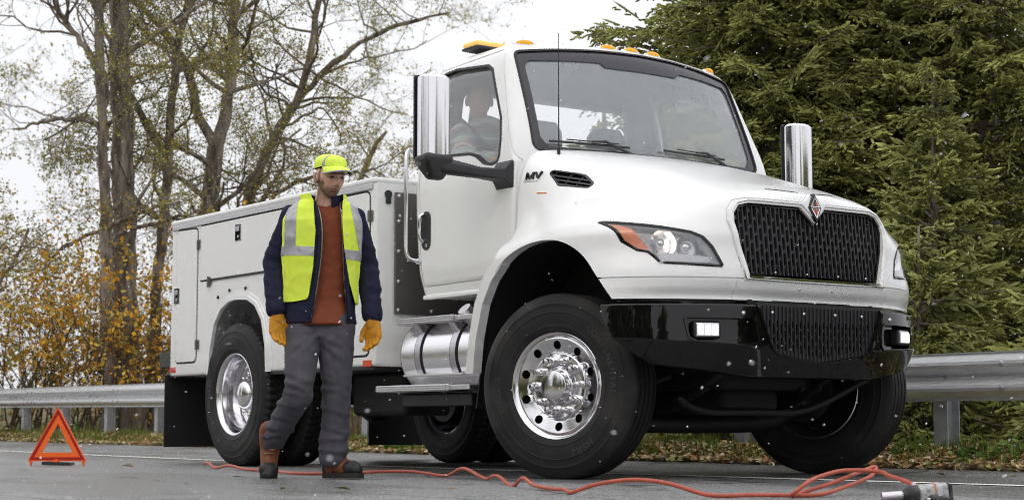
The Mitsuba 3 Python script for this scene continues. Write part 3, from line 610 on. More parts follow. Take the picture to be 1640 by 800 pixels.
def ring_text(txt, h, rad, a_mid, y, flip=False):
    """raised letters round a sidewall, tops outwards; a_mid in degrees anticlockwise as seen from outside (+y)"""
    out = []; adv = h * .95 / rad; a = math.radians(a_mid) + adv * (len(txt) - 1) / 2
    for ch in txt:
        if ch != ' ':
            t = meshkit.text_mesh(ch, h, .004, True); v = t.vertices.copy(); v[:, 0] -= (t.bounds[0][0] + t.bounds[1][0]) / 2
            er, et = np.array([-math.cos(a), 0, math.sin(a)]), np.array([-math.sin(a), 0, -math.cos(a)])
            # seen from +y with -x to the right: x on screen = -X
            t = t.copy(); t.vertices = np.array([0, y, 0]) + er * rad + v[:, :1] * (et) + v[:, 1:2] * er + v[:, 2:] * [0, 1, 0]
            out.append(t)
        a -= adv
    return out
LET = {0: ring_text('CONTINENTAL', .040, .372, 15, .1375) + ring_text('HSR2', .04, .372, -70, .1375) + ring_text('11R22.5', .032, .376, 180, .1375),
       1: ring_text('CONTINENTAL', .040, .372, 165, .1375) + ring_text('HDR2+', .04, .372, 72, .1375) + ring_text('CONTINENTAL', .03, .372, 270, .1375)}
def rim_front():
    return rev([(.302,.112),(.303,.122),(.297,.127),(.287,.124),(.277,.114),(.271,.108),(.262,.1105)], 96, closed=False)
def disc_front():
    """flat polished disc with ten hand holes, as a pierced plate bent into a shallow cone"""
    p = Point(0, 0).buffer(.264, quad_segs=32).difference(Point(0, 0).buffer(.06, quad_segs=16))
    for k in range(10):
        a = 2 * PI * (k + .5) / 10 + .12; p = p.difference(Point(.228 * math.cos(a), .228 * math.sin(a)).buffer(.0245, quad_segs=8))
    q = man(extr(p, 'y', 0, .012)).refine_to_length(.03); t = tm(q); v = t.vertices; rr = np.hypot(v[:, 0], v[:, 2])
    v[:, 1] += np.interp(rr, [.06, .186, .195, .262], [.076, .076, .084, .1005]); t.vertices = v; return t
def dish_rear():
    """deep outer dual: barrel and recessed disc"""
    return rev([(.302,.112),(.303,.122),(.297,.127),(.287,.123),(.277,.110),(.270,.085),(.262,.04),(.258,.0),(.262,-.035),(.252,-.055),(.235,-.060),(.20,-.052),(.17,-.040),(.15,-.036),(.05,-.036)], 96)
WM = {}
def wheel(M, front, near, key=None):
    """M: 4x4 placing the wheel whose outer face looks along +y"""
    K = numbered(TR + '__wheel'); ok = (front, near)
    M = np.array(M, float)
    if ok not in WM:
        L = []
        def a(name, mesh, mat, smooth=35): L.append((name, mikit.ply(tm(mesh), mat, smooth=smooth)))
        a('', TY[0 if front else 1], 'rubber', 30)
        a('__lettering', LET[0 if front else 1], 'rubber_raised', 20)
        if front:
            a('__rim', rim_front(), 'chrome', 40); a('__disc', disc_front(), 'chrome', 25); a('__back_plate', rev([(.001, .055), (.256, .055)], 48), 'black_matt')  # black disc added inside: stands for the wheel's inner shade behind the hand holes
            a('__barrel', rev([(.300,.10),(.262,.098),(.255,.0),(.262,-.06),(.290,-.115),(.301,-.122)], 64), 'black_matt', 40); a('__inner_rim', rev([(.300,-.120),(.303,-.128),(.298,-.130),(.296,-.122)], 64, closed=True), 'alu', 40)
            a('__hub_cap', rev([(.112,.078),(.110,.100),(.102,.113),(.092,.118),(.090,.132),(.084,.150),(.078,.154),(.05,.158),(.001,.160)], 48), 'chrome', 40)
            a('__hub_flange', rev([(.185,.088),(.183,.094),(.178,.096),(.172,.093),(.15,.090),(.11,.090)], 64), 'chrome', 40)
            for k in range(10):
                t = 2 * PI * k / 10 + .1; c = (.142 * math.cos(t), .088, .142 * math.sin(t))
                r = .019 if k % 2 else .024; l = .050 if k % 2 else .075
                pr = [(r * 1.15, 0), (r * 1.15, l * .25), (r * .9, l * .3), (r, l * .5), (r * 1.12, l * .66), (r * 1.05, l * .82), (r * .7, l * .96), (.0005, l)]
                a('__nut_cover', rev(pr, 18, 'y', c), 'chrome', 40)
            p = poly([(-.012, -.01), (.012, -.01), (0, .012)]); tri = extr(aff.translate(p.difference(p.buffer(-.004)), -.228, -.135), 'y', .097, .100)
            a('__decal', tri, 'black_matt')
        else:
            a('__rim', dish_rear(), 'chrome', 40)
            a('__barrel', rev([(.302,.11),(.28,.05),(.275,-.05),(.290,-.115),(.303,-.125)], 64), 'black_matt', 40)
            a('__hub_cap', rev([(.115,-.036),(.115,.02),(.108,.045),(.095,.062),(.075,.074),(.04,.080),(.001,.082)], 48), 'chrome', 40)
            for k in range(10):
                t = 2 * PI * k / 10 + .1; c = (.150 * math.cos(t), -.038, .150 * math.sin(t)); r, l = .020, .055
                pr = [(r * 1.15, 0), (r * 1.15, l * .25), (r * .9, l * .3), (r, l * .5), (r * 1.12, l * .66), (r * 1.05, l * .82), (r * .7, l * .96), (.0005, l)]
                a('__nut_cover', rev(pr, 18, 'y', c), 'chrome', 40)
        WM[ok] = L
    labels.setdefault(K, {})
    for name, d in WM[ok]:
        k = numbered(K + name) if name else K
        scene[k] = {**d, 'to_world': T(M.tolist())}
    if not labels[K]: del labels[K]
    return K
def Rz(a): a = math.radians(a); m = np.eye(4); m[:2, :2] = [[math.cos(a), -math.sin(a)], [math.sin(a), math.cos(a)]]; return m
def Ry4(a): a = math.radians(a); m = np.eye(4); m[0, 0], m[0, 2], m[2, 0], m[2, 2] = math.cos(a), math.sin(a), -math.sin(a), math.cos(a); return m
def Tr(*p): m = np.eye(4); m[:3, 3] = p; return m
STEER = 19.2
wheel(Tr(-.004, 1.077, .52) @ Rz(STEER) @ Tr(0, -.124, 0) @ Ry4(8), 1, 1)
wheel(Tr(-.004, -1.077, .52) @ Rz(STEER) @ Tr(0, .124, 0) @ Rz(180) @ Ry4(30), 1, 1)
XA = 3.74
for s in (1, -1):
    for y, turn in ((1.088, 0), (.745, 180)):
        wheel(Tr(XA, y * s, .52) @ Rz(turn if s > 0 else 180 - turn) @ Ry4(11 + 17 * s), 0, 1)
# hub and drum seen inside the far front wheel
K = part('front_axle', [tube(smooth_path([(.0, -.93, .50), (.0, -.80, .46), (.0, -.62, .34), (.0, -.45, .315), (.0, .0, .31), (.0, .45, .315), (.0, .62, .34), (.0, .80, .46), (.0, .93, .50)], 5), .058, 12)], 'chassis', True)
for s in (1, -1):
    add(K + '__brake_drum', rev([(.02, .0), (.17, .0), (.205, .01), (.21, .12), (.19, .14), (.05, .14)], 40, 'y', (0, 0, 0)).apply_transform(Tr(0, .83 * s - .0, .52) @ Rz(STEER) @ Rz(0 if s > 0 else 180)), 'chassis')
    add(K + '__knuckle', rbox((-.07, .82 * s - .06, .40), (.07, .82 * s + .06, .64), .04), 'chassis')
add(K + '__tie_rod', cyl((.22, -.80, .42), (.22, .80, .42), .022, 10), 'chassis')
add(K + '__drag_link', cyl((-.25, .45, .58), (-.10, .70, .47), .02, 10), 'chassis')
for s in (1, -1):
    L = smooth_path([(-.72, .43 * s, .62), (-.4, .43 * s, .47), (0, .43 * s, .40), (.4, .43 * s, .47), (.72, .43 * s, .60)], 6)
    add(K + '__leaf_spring', [tube(L[i:len(L) - i] - [0, 0, .013 * i * .4], .018, 6) for i in range(0, 9, 3)] + [cyl((0, .43 * s, .30), (0, .43 * s, .48), .05, 10)], 'chassis')
# frame, engine, gearbox, rear axle
K = part('chassis_frame', [cbox((-.78, .40 * s, .60), (4.88, .47 * s, .84), .012) for s in (1, -1)] + [cbox((x, -.42, .64), (x + .10, .42, .80), .01) for x in (-.6, .75, 1.7, 2.9, 4.5)], 'chassis')
add(K + '__engine', [rbox((-.55, -.33, .50), (.55, .33, 1.25), .06), rbox((-.45, -.22, .36), (.30, .22, .52), .06)], 'black_matt')
add(K + '__gearbox', rbox((.5, -.24, .45), (1.25, .24, .90), .10), 'chassis')
add(K + '__drive_shaft', cyl((1.2, 0, .66), (3.5, 0, .55), .05, 14), 'chassis')
add(K + '__radiator', rbox((-.86, -.45, .56), (-.78, .45, 1.35), .02), 'black_matt')
add(K + '__skid_tube', tube(smooth_path([(-.55, -.90, .60), (-.50, -.62, .47), (-.45, -.40, .385), (-.45, 0, .375), (-.45, .40, .385), (-.50, .60, .45)], 6), .022, 10), 'chassis', True)
K = part('rear_axle', [cyl((XA, -1.0, .52), (XA, 1.0, .52), .075, 18), ico((XA, 0, .52), .21, (1, .8, 1), 3)], 'chassis')
for s in (1, -1):
    add(K + '__hub', cyl((XA, .60 * s, .52), (XA, 1.0 * s, .52), .20, 30), 'chassis')
    L = smooth_path([(XA - .75, .50 * s, .70), (XA - .4, .50 * s, .62), (XA, .50 * s, .58), (XA + .4, .50 * s, .62), (XA + .75, .50 * s, .70)], 6)
    add(K + '__leaf_spring', [tube(L[i:len(L) - i] - [0, 0, .02 * i * .5], .022, 6) for i in range(0, 12, 3)], 'chassis')
add(K + '__air_tank', [rev([(.001, -.42), (.07, -.41), (.12, -.37), (.125, -.35), (.125, .35), (.12, .37), (.07, .41), (.001, .42)], 28, 'x', (2.55, .60, .56))], 'chassis')
part('battery_box', [rbox((2.05, .42, .36), (2.75, .80, .66), .04)], 'chassis')
part('muffler', [rev([(.001, -.5), (.10, -.49), (.13, -.46), (.13, .46), (.10, .49), (.001, .5)], 28, 'x', (2.2, -.70, .52)), tube(smooth_path([(2.7, -.70, .52), (3.0, -.66, .56), (3.3, -.60, .60)], 5), .045, 12)], 'plate_steel', True)
# ---------- fuel tank, straps and the two tread-plate steps
K = part('fuel_tank', rev([(.001, 1.622), (.18, 1.622), (.222, 1.615), (.236, 1.60), (.238, 1.585), (.238, .76), (.22, .74), (.001, .74)], 72, 'x', (0, .875, .735)), 'alu', 40)
add(K + '__filler_cap', cyl((.92, 1.0, .92), (.92, 1.08, 1.0), .045, 20), 'alu_rough')
for x in (1.385, .985):
    g = np.linspace(-.5, 2 * PI - .9, 50)
    P = np.stack([np.full(50, x), .875 + .242 * np.cos(g), .735 + .242 * np.sin(g)], 1)
    rings = np.array([[p + [dx, 0, 0] + (p - [p[0], .875, .735]) / .242 * dr_ for dx, dr_ in ((-.03, 0), (.03, 0), (.03, .006), (-.03, .006))] for p in P])
    add(K + '__strap', grid_mesh(rings), 'steel', 30)
    rings2 = np.array([[p + [dx, 0, 0] + (p - [p[0], .875, .735]) / .242 * dr_ for dx, dr_ in ((-.04, -.003), (.04, -.003), (.04, .0025), (-.04, .0025))] for p in P])
    add(K + '__strap_pad', grid_mesh(rings2), 'black_matt', 30)
for nm, x0, x1, y0, y1, z0, z1 in (('step', .745, 1.62, .80, 1.13, .925, .967), ('step', .72, 1.77, .86, 1.19, .503, .546)):
    K = part(nm, cbox((x0 + (.23 if z0 > .8 else .21), y0, z0), (x1, y1, z1), .006), 'tread_plate', 20)
    for k in range(3): add(K + '__nosing_rib', cbox((x0 + .24, y1 - .001, z0 + .006 + .013 * k), (x1, y1 + .004, z0 + .012 + .013 * k), .002), 'alu_rough')
    add(K + '__end_bracket', cbox((x0, y0 + .05, z0 + .006), (x0 + .225, y1 - .012, z1 - .006), .004), 'alu_rough')
    for x in (1.42, 1.02):
        if z0 > .8: add(K + '__bracket', m3.Manifold.batch_hull([cbox((x - .025, 1.06, .905), (x + .025, 1.11, .925), .004), cbox((x - .02 - .05, 1.045, .80), (x + .02 - .05, 1.06, .82), .004)]), 'steel')
part('step_hanger', [cbox((.78, 1.02, .415), (1.56, 1.12, .488), .006), cbox((.80, .5, .43), (.86, 1.05, .48), .005), cbox((1.46, .5, .43), (1.52, 1.05, .48), .005)], 'chassis')
part('step_hanger__lower_tread', cbox((.85, .98, .600), (1.52, 1.14, .612), .003), 'tread_plate')
# ---------- service body
body_z0, body_z1 = .672, 1.882
ARB = rounded([(4.185,.50),(4.175,.70),(4.155,.86),(4.09,1.045),(3.985,1.150),(3.86,1.198),(3.74,1.21),(3.55,1.198),(3.43,1.150),(3.325,1.045),(3.265,.86),(3.25,.70),(3.25,.50)], .03)
side = rbox((1.775, .62, body_z0), (4.905, 1.20, body_z1), .022, 3)
side = side - man(extr(ARB, 'y', .3, 1.5))
outer = man(trimesh.creation.box((4, .2, 3), np.array([[1,0,0,3.3],[0,1,0,1.293],[0,0,1,1.2],[0,0,0,1.]])))          # y 1.193..1.393
def panel_groove(p, w=.0075): return man(extr(p.buffer(w).difference(p.buffer(-w)), 'y', 1.188, 1.3))
DR = rounded([(4.803,.772),(4.803,1.812),(4.418,1.80),(4.418,.772)], .05)
DU = rounded([(4.372,1.385),(4.372,1.812),(2.50,1.812),(2.50,1.385)], .02)
DF = rounded([(2.42,.740),(2.42,1.806),(1.835,1.806),(1.835,.740)], .05)
for P in (DR, DU, DF): side = side - panel_groove(P)
side = side - man(extr(ARB.buffer(.085).intersection(sbox(3, .6, 4.5, 1.40)).buffer(.002).difference(ARB.buffer(.081)), 'y', 1.197, 1.3))
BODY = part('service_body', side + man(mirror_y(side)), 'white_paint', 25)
add(BODY + '__bed', [cbox((1.80, -.64, .95), (4.88, .64, 1.02), .01), cbox((1.78, -.64, 1.0), (1.84, .64, 1.875), .01), cbox((4.84, -.64, 1.0), (4.895, .64, 1.50), .01)], 'white_paint')
for s in (1, -1):
    mm = (lambda t: tm(t)) if s > 0 else mirror_y
    for nm, P in (('door', DR), ('upper_door', DU), ('door', DF)):
        add(BODY + '__' + nm, mm(tm(man(extr(P.buffer(-.008), 'y', 1.1995, 1.206)))), 'white_paint', 25)
        rb = extr(P.buffer(.0070).difference(P.buffer(-.0070)), 'y', 1.186, 1.1985); add(BODY + '__door_seal', mm(rb), 'seal')
    lip = ARB.buffer(.055).intersection(sbox(3, body_z0, 4.5, 1.5)).difference(ARB.buffer(.0))
    l0, l1 = lip, ARB.buffer(.03).intersection(sbox(3, body_z0, 4.5, 1.5)).difference(ARB)
    add(BODY + '__wheel_arch', mm([extr(l0, 'y', 1.198, 1.207), extr(l1, 'y', 1.2065, 1.217)]), 'white_paint', 25)
    liner = np.array([[[x, y, z] for x, z in list(ARB.exterior.coords)[:-1]] for y in (.60, 1.19)])
    add(BODY + '__wheel_well', pick(mm(grid_mesh(liner, caps=False)), lambda n, c: c[:, 2] > .6), 'black_matt')
    # lid with a bright drip rail
    add(BODY + '__lid', mm(rbox((1.772, .615, 1.853), (4.908, 1.212, 1.893), .016)), 'white_paint')
    add(BODY + '__drip_rail', mm(cbox((1.80, 1.203, 1.815), (4.89, 1.215, 1.852), .003)), 'tape_white')
    for x, z in ((4.395, 1.668), (4.40, .905), (1.826, 1.642), (1.826, .90)):
        add(BODY + '__hinge', mm([cbox((x - .032, 1.203, z - .036), (x + .032, 1.211, z + .036), .002), cyl((x, 1.213, z - .034), (x, 1.213, z + .034), .010, 10)]), 'plate_steel')
    add(BODY + '__hinge', mm([cbox((4.17, 1.203, 1.345), (4.235, 1.212, 1.40), .002), cyl((4.20, 1.215, 1.33), (4.20, 1.215, 1.41), .011, 10)]), 'plate_steel')
    add(BODY + '__door_edge', mm(cbox((2.50, 1.2035, 1.376), (4.19, 1.212, 1.388), .002)), 'seal')
    for x, z in ((3.722, 1.704), (4.775, 1.297)):
        k = add(BODY + '__latch', mm(rbox((x - .050, 1.196, z - .066), (x + .050, 1.212, z + .066), .012)), 'chrome')
        add(k + '__recess', mm(rbox((x - .043, 1.208, z - .060), (x + .043, 1.2135, z + .060), .006)), 'black_gloss')
        add(k + '__paddle', mm(rbox((x - .026, 1.210, z + .006), (x + .026, 1.220, z + .045), .006)), 'steel')
        add(k + '__cylinder', mm(cyl((x - .012, 1.210, z - .032), (x - .012, 1.218, z - .032), .011, 12)), 'chrome')
    for x, z, m in ((4.842, .722, 'red_lens'), (1.857, .692, 'red_orange_reflector')):
        add(BODY + '__reflector', mm(rbox((x - .052, 1.198, z - .022), (x + .052, 1.206, z + .022), .004)), m)
    add(BODY + '__side_marker', mm(ico((1.815, 1.207, 1.30), .018, (1, .5, .8), 2)), 'orange_lens'); add(BODY + '__side_marker', mm(ico((4.878, 1.214, 1.832), .016, (.9, .5, 1), 1)), 'red_lens')
    for x, z in ((4.05, 1.245), (3.86, 1.285), (3.60, 1.285)): add(BODY + '__bolt', mm(ico((x, 1.205, z), .014, (1, .6, 1), 1)), 'black_matt')
    add(BODY + '__bottom_rail', mm(cbox((1.80, .70, .650), (3.22, 1.192, .673), .004)), 'chassis')
    add(BODY + '__bulkhead_lock', mm([cyl((1.778, 1.105, 1.785), (1.764, 1.105, 1.785), .026, 16), rbox((1.760, 1.086, 1.722), (1.776, 1.124, 1.785), .006)]), 'black_plastic')
    # mud flap hung behind the rear wheels
    add(TR + '__mud_flap', mm(rbox((4.925, .63, .125), (4.94, 1.225, .685), .004)), 'black_matt')
    add(TR + '__mud_flap__hanger', mm(cbox((4.88, .60, .66), (4.95, 1.19, .70), .004)), 'chassis')
part('bulkhead_plate', [cbox((1.752, -1.06, 1.01), (1.768, 1.06, 1.80), .002)], 'plate_steel')
for y, z in [(1.035, v) for v in (1.775, 1.61, 1.415, 1.22, 1.035)] + [(v, 1.035) for v in (.78, .52, .2, -.1)]:
    add(TR + '__bulkhead_plate__bolt', ico((1.750, y, z), .015, (.7, 1, 1), 1), 'steel')
K = part('rear_step', cbox((4.95, -1.15, .745), (5.20, 1.15, .872), .008), 'black_matt')
add(K + '__tread', cbox((4.955, 1.1505, .75), (5.195, 1.156, .866), .002), 'tread_dark')
part('rear_step__bracket', [cbox((4.85, y, .70), (4.97, y + .08, .80), .01) for y in (.4, -.48)], 'chassis')
# ================================================================== the setting: ground, road, verge
def sm(a, b, x): t = np.clip((np.asarray(x, float) - a) / (b - a), 0, 1); return t * t * (3 - 2 * t)
RAILP = PchipInterpolator([-80, -20, -8, -2, 3, 9, 15, 30, 60, 140], [-14, -3.6, -2.35, -2.02, -2.12, -2.40, -2.72, -3.6, -6.5, -18])
def rail_y(x): return RAILP(x)
def edge_y(x): return RAILP(x) + 0.50
LINEP = PchipInterpolator([-80, -20, -8, -2.16, -.43, 2, 5.2, 11.2, 20, 40, 140], [-12.3, -1.9, -.72, -.22, .02, .30, .50, .33, -.15, -1.6, -14.5])
def ground_z(x, y):
    e, r = edge_y(x), rail_y(x); t = e - y                 # distance beyond the asphalt edge
    z = -0.05 + 0.075 * sm(-.35, 0.0, t) + 0.10 * sm(0.0, .45, t) - .55 * sm(1.0, 7.0, t)
    z += 0.05 * (meshkit.fbm(np.stack([x * 2.2, y * 2.2, x * 0], -1), 3, 4) - .5) * sm(0, .4, t)
    z += 2.6 * sm(9, 45, t) * sm(6, 16, x) + 1.0 * sm(9, 30, t)
    z += 0.35 * (meshkit.fbm(np.stack([x * .12, y * .12, x * 0], -1), 3, 9) - .5) * sm(4, 14, t)
    u = y - 9.4
    return z + 0.10 * sm(0, .8, u) + .25 * (meshkit.fbm(np.stack([x * .15, y * .15, x * 0], -1), 3, 2) - .5) * sm(1, 8, u)
def sheet_grid(xs, ys, zf):
    X, Y = np.meshgrid(xs, ys, indexing='ij'); n, m = X.shape; i, j = np.meshgrid(np.arange(n - 1), np.arange(m - 1), indexing='ij'); a = i * m + j
    f = np.vstack([np.stack([a, a + m, a + m + 1], -1).reshape(-1, 3), np.stack([a, a + m + 1, a + 1], -1).reshape(-1, 3)])
    return trimesh.Trimesh(np.stack([X, Y, zf(X, Y)], -1).reshape(-1, 3), f, process=False)
def band(xs, f0, f1, zf, n=2):
    """strip along x between two curves"""
    U = np.linspace(0, 1, n); X = np.repeat(xs[:, None], n, 1); Y = f0(xs)[:, None] * (1 - U) + f1(xs)[:, None] * U
    a = (np.arange(len(xs) - 1)[:, None] * n + np.arange(n - 1)[None]); f = np.vstack([np.stack([a, a + n, a + n + 1], -1).reshape(-1, 3), np.stack([a, a + n + 1, a + 1], -1).reshape(-1, 3)])
    t = trimesh.Trimesh(np.stack([X, Y, zf(X, Y)], -1).reshape(-1, 3), f, process=False)
    if t.face_normals[:, 2].mean() < 0: t.invert()
    return t
def _soil(p, n, uv):
    a = fb(p.x * 6, p.y * 6, p.z * 6, octaves=4); b = fb(p.x * .4 + 7, p.y * .4, 0)
    leafy = mix((0.055, 0.040, 0.022), (0.16, 0.105, 0.05), a); green = mix((0.025, 0.035, 0.010), (0.06, 0.075, 0.02), a)
    return mi.Color3f(leafy) * (1 - sst(.42, .62, b)) + mi.Color3f(green) * sst(.42, .62, b)
scene['soil'] = prin(mikit.proc(_soil), 0.9)
xs = np.unique(np.r_[np.linspace(-60, -6, 40), np.linspace(-6, 25, 180), np.linspace(25, 160, 80)])
ys = np.unique(np.r_[-np.geomspace(14, 150, 18), np.linspace(-14, -5, 24), np.linspace(-5, -1, 50), np.linspace(-1, 9, 14), np.linspace(9, 14, 14), np.geomspace(14, 150, 14)])
add('ground', sheet_grid(xs, ys, ground_z), 'soil', True, kind='structure')
# wet asphalt: stones of mixed grey in dark binder, damp and drier patches
def _aspc(p, n, uv):
    st = mikit.voronoi(p.x * 95, p.y * 95); big = fb(p.x * .55, p.y * 1.6 + 3, 0, octaves=4); fine = nz(p.x * 240, p.y * 240)
    stone = mix((0.105, 0.105, 0.107), (0.42, 0.415, 0.41), st[2] * st[2] * (0.45 + .55 * fine))
    wet = sst(.40, .62, big)
    track = dr.exp(-dr.square((p.y - .05 - .02 * p.x) / .42)) * .55 + dr.exp(-dr.square((p.y + 1.05) / .30)) * .5
    k = 1.0 - .30 * wet - .35 * dr.minimum(track * (0.6 + .8 * fb(p.x * .25, p.y * 2.0, 5)), 1)
    crack = 1 - sst(.010, .003, dr.abs(fb(p.x * .35 + 3, p.y * .8, 1, octaves=4) - .47)) * .55
    spot = 1 - .35 * sst(.70, .78, fb(p.x * 2.6, p.y * 2.6, 9, octaves=3))
    grit = 1 + 1.2 * sst(.93, .97, nz(p.x * 60, p.y * 60, 4))
    return stone * k * crack * spot * grit
def _aspr(p, n, uv):
    big = fb(p.x * .55, p.y * 1.6 + 3, 0, octaves=4)
    return 0.44 - .20 * sst(.40, .62, big)
def _aspb(p, n, uv):
    st = mikit.voronoi(p.x * 95, p.y * 95)
    return 0.0022 * (1 - dr.minimum(st[0], 1)) + .0016 * nz(p.x * 210, p.y * 210)
scene['asphalt'] = bump({'type': 'principled', 'base_color': mikit.proc(_aspc), 'roughness': mikit.proc(_aspr), 'specular': 0.5}, _aspb, 2e-3)
scene['road_paint'] = prin(mikit.proc(lambda p, n, uv: mix((.12, .12, .12), (.66, .66, .63), sst(.30, .46, fb(p.x * 30, p.y * 30, 2, octaves=4) + .12))), .6)
scene['yellow_paint'] = prin(mikit.proc(lambda p, n, uv: mix((.10, .10, .09), (.50, .32, .03), sst(.30, .46, fb(p.x * 30, p.y * 30, 2, octaves=4) + .12))), .6)
rx = np.unique(np.r_[np.linspace(-60, -8, 40), np.linspace(-8, 22, 220), np.linspace(22, 160, 80)])
def road_z(x, y): t = y - edge_y(x); return 0.028 * (1 - sm(0.0, .42, t)) - .03 * sm(9.0, 9.3, y)
wob = lambda x: edge_y(x) + .05 * (meshkit.fbm(np.stack([x * 1.6, x * 0, x * 0], -1), 3, 1) - .5) * 2
add('road', band(rx, wob, lambda x: np.full_like(x, 9.3) , road_z, 40), 'asphalt', True, kind='structure')
add('road_marking', band(rx, lambda x: LINEP(x) - .055, lambda x: LINEP(x) + .055, lambda x, y: road_z(x, y) + .004), 'road_paint', True, kind='structure')
for o in (5.1, 5.3): add('road_marking', band(rx, lambda x: LINEP(x) + o - .05, lambda x: LINEP(x) + o + .05, lambda x, y: 0 * x + .004), 'yellow_paint', True, kind='structure')
add('road_marking', band(rx, lambda x: np.full_like(x, 8.8), lambda x: np.full_like(x, 8.91), lambda x, y: 0 * x + .004), 'road_paint', True, kind='structure')

# ---------- fallen leaves on the verge (nobody could count them) and single ones on the road
def leaf_shapes(P, size, seed, flat=.5, lobes=False):
    """curled leaf blades at P: each two quads folded on the midrib"""
    g = np.random.default_rng(seed); n = len(P); yaw = g.uniform(0, 2 * PI, n); tilt = g.normal(0, flat, n); roll = g.normal(0, flat, n); s = size * g.uniform(.6, 1.35, n)
    c, sn = np.cos(yaw), np.sin(yaw); u = np.stack([c * np.cos(tilt), sn * np.cos(tilt), np.sin(tilt)], 1)
    w = np.cross(np.tile([0, 0, 1.0], (n, 1)), u); w /= np.linalg.norm(w, axis=1, keepdims=True); up = np.cross(u, w)
    w2 = w * np.cos(roll)[:, None] + up * np.sin(roll)[:, None]; up = np.cross(u, w2); cv = g.uniform(-.1, .55, n)[:, None]
    a, b, m = P - u * s[:, None] * .5, P + u * s[:, None] * .5, P + up * s[:, None] * .02
    l = P + (w2 * .36 + up * .30 * cv) * s[:, None]; r = P + (-w2 * .36 + up * .30 * cv) * s[:, None]
    V = np.stack([a, l, b, r], 1).reshape(-1, 3); k = np.arange(n)[:, None] * 4
    return V, np.hstack([k, k + 1, k + 2, k, k + 2, k + 3]).reshape(-1, 3)
def pal(n, cols, g, spread=.25):
    cols = np.array(cols, float); c = cols[g.integers(0, len(cols), n)] * g.uniform(1 - spread, 1 + spread, (n, 1)); return np.clip(c, 0, 1)
scene['leaf_litter_mat'] = vcol(.75)
g = np.random.default_rng(11); N = 40000
x = g.uniform(-3.0, 24, N); t = np.abs(g.normal(0, 1, N)) * .42 - .04; t = np.where(g.random(N) < .25, g.uniform(0, 2.2, N), t); y = edge_y(x) - t
P = np.stack([x, y, np.maximum(ground_z(x, y), road_z(x, y) * (t < 0)) + g.uniform(.004, .035, N)], 1)
V, F = leaf_shapes(P, .060, 12, .45); col = pal(N, [(.42,.30,.17),(.32,.22,.12),(.50,.38,.22),(.24,.15,.08),(.46,.23,.09),(.55,.43,.26),(.16,.12,.07),(.60,.48,.30),(.34,.34,.12),(.24,.28,.08)], g)
add('leaf_litter', trimesh.Trimesh(V, F, process=False), 'leaf_litter_mat', False, color=np.repeat(col, 4, 0), kind='stuff', label='brown and orange fallen leaves along the road edge', category='leaves')
# ---------- grass
scene['grass_mat'] = {'type': 'principledthin', 'base_color': {'type': 'mesh_attribute', 'name': 'vertex_color'}, 'roughness': .6, 'diff_trans': .5}
def blades(P, h, g, lean=.35, w=.005):
    n = len(P); a = g.uniform(0, 2 * PI, n); d = np.stack([np.cos(a), np.sin(a), 0 * a], 1); q = np.stack([-np.sin(a), np.cos(a), 0 * a], 1); hh = h * g.uniform(.5, 1.3, n); L = np.abs(g.normal(lean, .22, n))
    rows = []
    for t, k in ((0, 1), (.45, .85), (.8, .5), (1, .03)):
        c = P + np.c_[0 * a, 0 * a, hh * (t - .25 * L * t * t)] + d * (hh * L * t * t)[:, None]; rows += [c + q * w * k, c - q * w * k]
    V = np.stack(rows, 1).reshape(-1, 3); k = np.arange(n)[:, None] * 8
    F = np.concatenate([np.hstack([k + 2 * i, k + 2 * i + 1, k + 2 * i + 3, k + 2 * i, k + 2 * i + 3, k + 2 * i + 2]).reshape(-1, 3) for i in range(3)])
    return V, F
g = np.random.default_rng(21); N = 950
cx = g.uniform(-2.5, 22, N); cy = edge_y(cx) - np.abs(g.normal(.35, .35, N)) - .03; n = g.integers(6, 22, N)
big = g.random(N) < .10; idx = np.repeat(np.arange(N), n); P = np.stack([cx[idx] + g.normal(0, .05, len(idx)), cy[idx] + g.normal(0, .05, len(idx))], 1)
P = np.c_[P, ground_z(P[:, 0], P[:, 1])]; h = np.where(big, .20, .085)[idx] * g.uniform(.7, 1.3, len(idx))
V, F = blades(P, h, g); col = pal(N, [(.10,.15,.03),(.14,.18,.035),(.20,.20,.05),(.08,.12,.025),(.28,.24,.09)], g)[idx] * g.uniform(.8, 1.2, (len(idx), 1))
add('grass', trimesh.Trimesh(V, F, process=False), 'grass_mat', True, color=np.repeat(col, 8, 0), kind='stuff', label='short green grass growing along the verge', category='grass')
# low leafy weeds in the verge, each a plant of its own
def weed(x, y, r, seed, col):
    g = np.random.default_rng(seed); n = int(70 * r / .2); a = g.uniform(0, 2 * PI, n); rr = r * np.sqrt(g.random(n)); P = np.stack([x + rr * np.cos(a), y + rr * np.sin(a), 0 * a], 1)
    P[:, 2] = ground_z(P[:, 0], P[:, 1]) + g.uniform(.03, 1.0, n) * r * .75 * (1 - (rr / r) ** 2 * .6); V, F = leaf_shapes(P, .075, seed + 1, .5)
    S = [tube([(x, y, float(ground_z(np.array([x]), np.array([y]))[0]) - .01), p * [.5, .5, .6] + np.array([x, y, .06]) * [.5, .5, .4], p], .003, 3) for p in P[:12]]
    c = np.repeat(pal(n, [col], g, .35), 4, 0)
    k = numbered('weed'); labels[k] = {}; add(k + '__leaf', trimesh.Trimesh(V, F, process=False), 'grass_mat', False, color=c, kind='stuff'); add(k + '__stem', S, 'weed_stem', kind='stuff'); return k
scene['weed_stem'] = prin((.10, .13, .04), .7)
WEEDS = [(6.49, -2.0, 0.24, (0.11, 0.2, 0.04), 'bushy bright green weed between the grey trousers and the far rear wheel'), (0.11, -1.95, 0.15, (0.14, 0.2, 0.05), 'yellowish green weed just right of the far front wheel'), (-0.53, -1.8, 0.13, (0.1, 0.18, 0.045), 'leafy green weed to the right of the guardrail post'), (-0.79, -1.85, 0.15, (0.15, 0.22, 0.06), 'pale green weed in the leaves at the right edge of the photo')]
